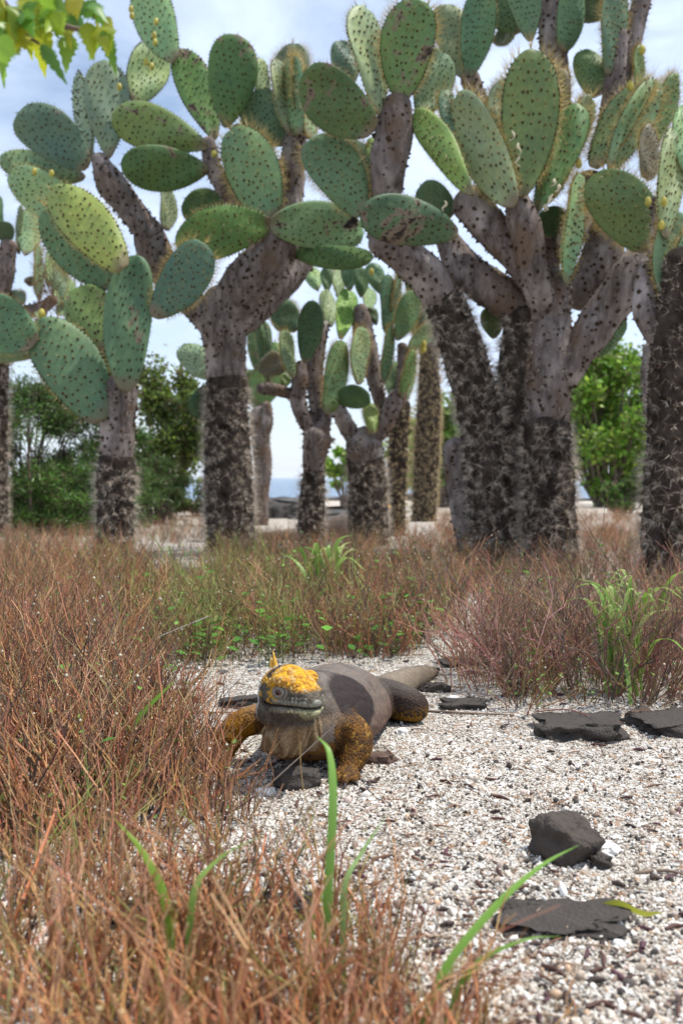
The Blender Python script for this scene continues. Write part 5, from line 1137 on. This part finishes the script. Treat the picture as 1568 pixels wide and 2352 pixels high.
def at(x, d_): return (x - 784) / FPX * d_
leaf_bush('shrub', at(50, 9.5), 9.5, .85, .6, .84, -.05, 34000, .06, DKG, 'dense dark needle-leaved thicket under the pale barked cactus', 1, .02, True, 40, stems=6)
leaf_bush('shrub', at(205, 10), 10, .66, .5, .66, -.05, 22000, .065, DKG + [(.10, .19, .04)], 'dark feathery shrub between the thicket and the young cactus trunk', 2, .018, True, 30, stems=5)
leaf_bush('shrub', at(375, 12), 12, .62, .45, .98, .0, 13000, .06, OLB + [(.24, .34, .05)], 'tall airy olive shrub behind the young cactus, sky showing through it', 3, .02, False, 34, stems=4)
leaf_bush('shrub', at(370, 11), 11, .6, .4, .36, -.05, 12000, .055, DKG, 'low dark shrub at the foot of the airy olive one', 4, .012, True, 20)
leaf_bush('shrub', at(455, 13), 13, .35, .3, .12, .0, 3000, .06, OLB, 'low green patch of leaves just left of the thick bristly trunk', 5, .01, False, 12)
leaf_bush('shrub', at(790, 20), 20, .42, .35, .42, .35, 2600, .09, BRG, 'small bright shrub on the beach behind the slim cactus', 6, .02, False, 14)
leaf_bush('leafy_tree', at(1010, 19), 19, .9, .7, .95, .2, 9000, .13, BRG, 'bright green tree seen left of the massive cactus trunks', 7, .04, False, 36, cat='tree')
leaf_bush('leafy_tree', at(1150, 22), 22, 1.2, .8, 1.3, .2, 9000, .14, BRG, 'bright green tree right behind the massive cactus trunks', 8, .05, False, 36, cat='tree')
leaf_bush('leafy_tree', at(1390, 19), 19, 1.15, .9, 1.35, .3, 17000, .105, BRG, 'broad bright green tree between the massive cactus and the dark trunked one', 9, .05, False, 48, cat='tree')
leaf_bush('leafy_tree', at(1490, 23), 23, 1.3, .9, 1.9, .3, 15000, .11, BRG, 'taller bright green tree behind the broad one', 10, .05, False, 46, cat='tree')
leaf_bush('leafy_tree', at(1640, 18), 18, 1.0, .8, 1.3, .3, 7000, .13, BRG, 'bright green tree hidden behind the dark trunked cactus', 11, .05, False, 36, cat='tree')
leaf_bush('shrub', at(1440, 14), 14, .35, .3, .2, .05, 3000, .06, DKG, 'low dull green bush at the foot of the broad bright tree', 12, .012, False, 14)
leaf_bush('shrub', at(110, 9.0), 9.0, .95, .4, .34, -.08, 16000, .06, DKG + [(.12, .24, .04)], 'knee-high dark green growth along the foot of the thicket', 13, .012, True, 30)
# bare sapling standing in the thicket
e = empty('sapling', P(70, 1200, 8.8)[:2] + (gz(0, 8.8),), 'thin pale stemmed sapling standing in front of the dark thicket', 'sapling'); q = P(72, 1200, 8.8); tp = P(66, 985, 8.8)
V, F, _ = tube(crom([(q.x, q.y, -.03, .016), (q.x, q.y, .3, .014), (tp.x, tp.y, tp.z * .7, .011), (tp.x, tp.y, tp.z, .007)], 5), 8, .1, 2); child(mk('stem', V, F, M_TWIG), e)
r = random.Random(6); tb = TB()
for i in range(500):
    c = Vector((tp.x + r.gauss(0, .12), tp.y + r.gauss(0, .12), tp.z + r.gauss(.1, .22))); a = r.uniform(0, 6.28); tb.leaf(c, (math.cos(a), math.sin(a), r.gauss(0, .6)), (r.gauss(0, 1), r.gauss(0, 1), 1), .05, .006, jit((.10, .20, .04), .35, r))
for i in range(24):
    t_ = Vector((tp.x + r.gauss(0, .12), tp.y + r.gauss(0, .12), tp.z + r.gauss(.1, .22))); tb.seg(Vector((tp.x, tp.y, tp.z * r.uniform(.6, 1))), t_, .004, .0015, (.14, .11, .08))
child(tb.make('foliage', M_LEAF, smooth=False), e)

# ------------------------------------------------------------------ leafy branch reaching in from a small tree beside the camera
e = empty('overhanging_tree', (-.66, .95, gz(-.66, .95)), 'slender tree beside the path whose yellow-green leafy branch hangs into the sky', 'tree')
V, F, _ = tube(crom([(-.66, .95, -.03, .022), (-.65, .96, .45, .018), (-.63, .97, .9, .014), (-.58, .98, 1.12, .010)], 6), 10, .1, 1); child(mk('trunk', V, F, M_WOOD), e)
LB = []
def br(path, r0):
    q = [P(*p) for p in path]; rows = [(p.x, p.y, p.z, r0 * (1 - .6 * i / len(q))) for i, p in enumerate(q)]; pth = crom(rows, 5); V, F, _ = tube(pth, 7, .1, 1); child(mk('branch', V, F, M_WOOD), e); return pth
t0 = (-.58, .98, 1.12)
def brw(rows, n_=5): pth = crom(rows, n_); V, F, _ = tube(pth, 7, .1, 1); child(mk('branch', V, F, M_WOOD), e); return pth
b1 = P(-40, -60, 1.0); b2 = P(60, 0, 1.0); b3 = P(150, 60, 1.0); b4 = P(240, 70, 1.01); b5 = P(90, 100, .99); b6 = P(30, 110, .99)
brw([t0 + (.009,), tuple(b1) + (.006,), tuple(b2) + (.0045,), tuple(b3) + (.003,), tuple(b4) + (.0016,)]); brw([tuple(b1) + (.005,), tuple(P(20, 20, .99)) + (.0032,), tuple(P(45, 70, .99)) + (.0022,), tuple(b5) + (.0014,)]); brw([tuple(b2) + (.003,), tuple(P(130, -10, 1.01)) + (.0025,), tuple(P(210, 10, 1.02)) + (.0016,)])
M_BLEAF = vcol('branch_leaf', .4, .4, .15, .5); r = random.Random(12)
LEAVES = [(20, 80, 10, 205, 26), (45, 90, 8, 160, 22), (85, 85, 105, 180, 20), (95, 100, 155, 195, 15), (60, 60, 75, 140, 22), (120, 40, 135, 90, 18), (160, 60, 165, 115, 14), (140, 30, 105, 75, 20), (200, 50, 215, 140, 22), (215, 60, 250, 130, 20), (235, 70, 268, 175, 16), (230, 70, 205, 140, 18), (245, 60, 255, 120, 22), (180, 10, 240, 60, 22), (210, 5, 250, 55, 20),
          (30, 20, -20, 60, 26), (50, 10, 70, 60, 24), (90, 5, 110, 60, 24), (130, -10, 160, 40, 22), (10, 30, 20, 95, 24), (0, 60, -10, 140, 24), (110, 20, 85, 70, 22), (60, 40, 35, 85, 22), (150, 0, 200, 30, 22), (175, 40, 195, 95, 18), (100, 60, 120, 130, 18), (-20, 0, 10, 50, 26), (220, 30, 235, 90, 22), (240, 40, 262, 100, 18), (130, 60, 150, 110, 12)]
for _ in range(26):
    x0 = r.uniform(-30, 235); y0 = r.uniform(-30, 60) + (20 if x0 > 150 else 0); LEAVES.append((x0, y0, x0 + r.gauss(6, 26), y0 + r.uniform(45, 95), r.uniform(16, 26)))
for (x0, y0, x1, y1, wd) in LEAVES:
    d0 = 1.0 + r.gauss(0, .03); a, b_ = P(x0, y0, d0), P(x1, y1, d0 + r.gauss(0, .02)); tb = TB(); mid_ = a.lerp(b_, .5) + Vector((r.gauss(0, .004), r.gauss(0, .006), .004))
    blade_mesh([a, a.lerp(mid_, .55), mid_, b_], wd * 1.05 / FPX, jit(r.choice([(.30, .42, .03), (.40, .46, .03), (.20, .34, .04), (.14, .28, .04), (.46, .46, .04)]), .12, r), tb, r.uniform(-.9, .9), 1 + r.random() * 5); child(tb.make('leaf', M_BLEAF), e)
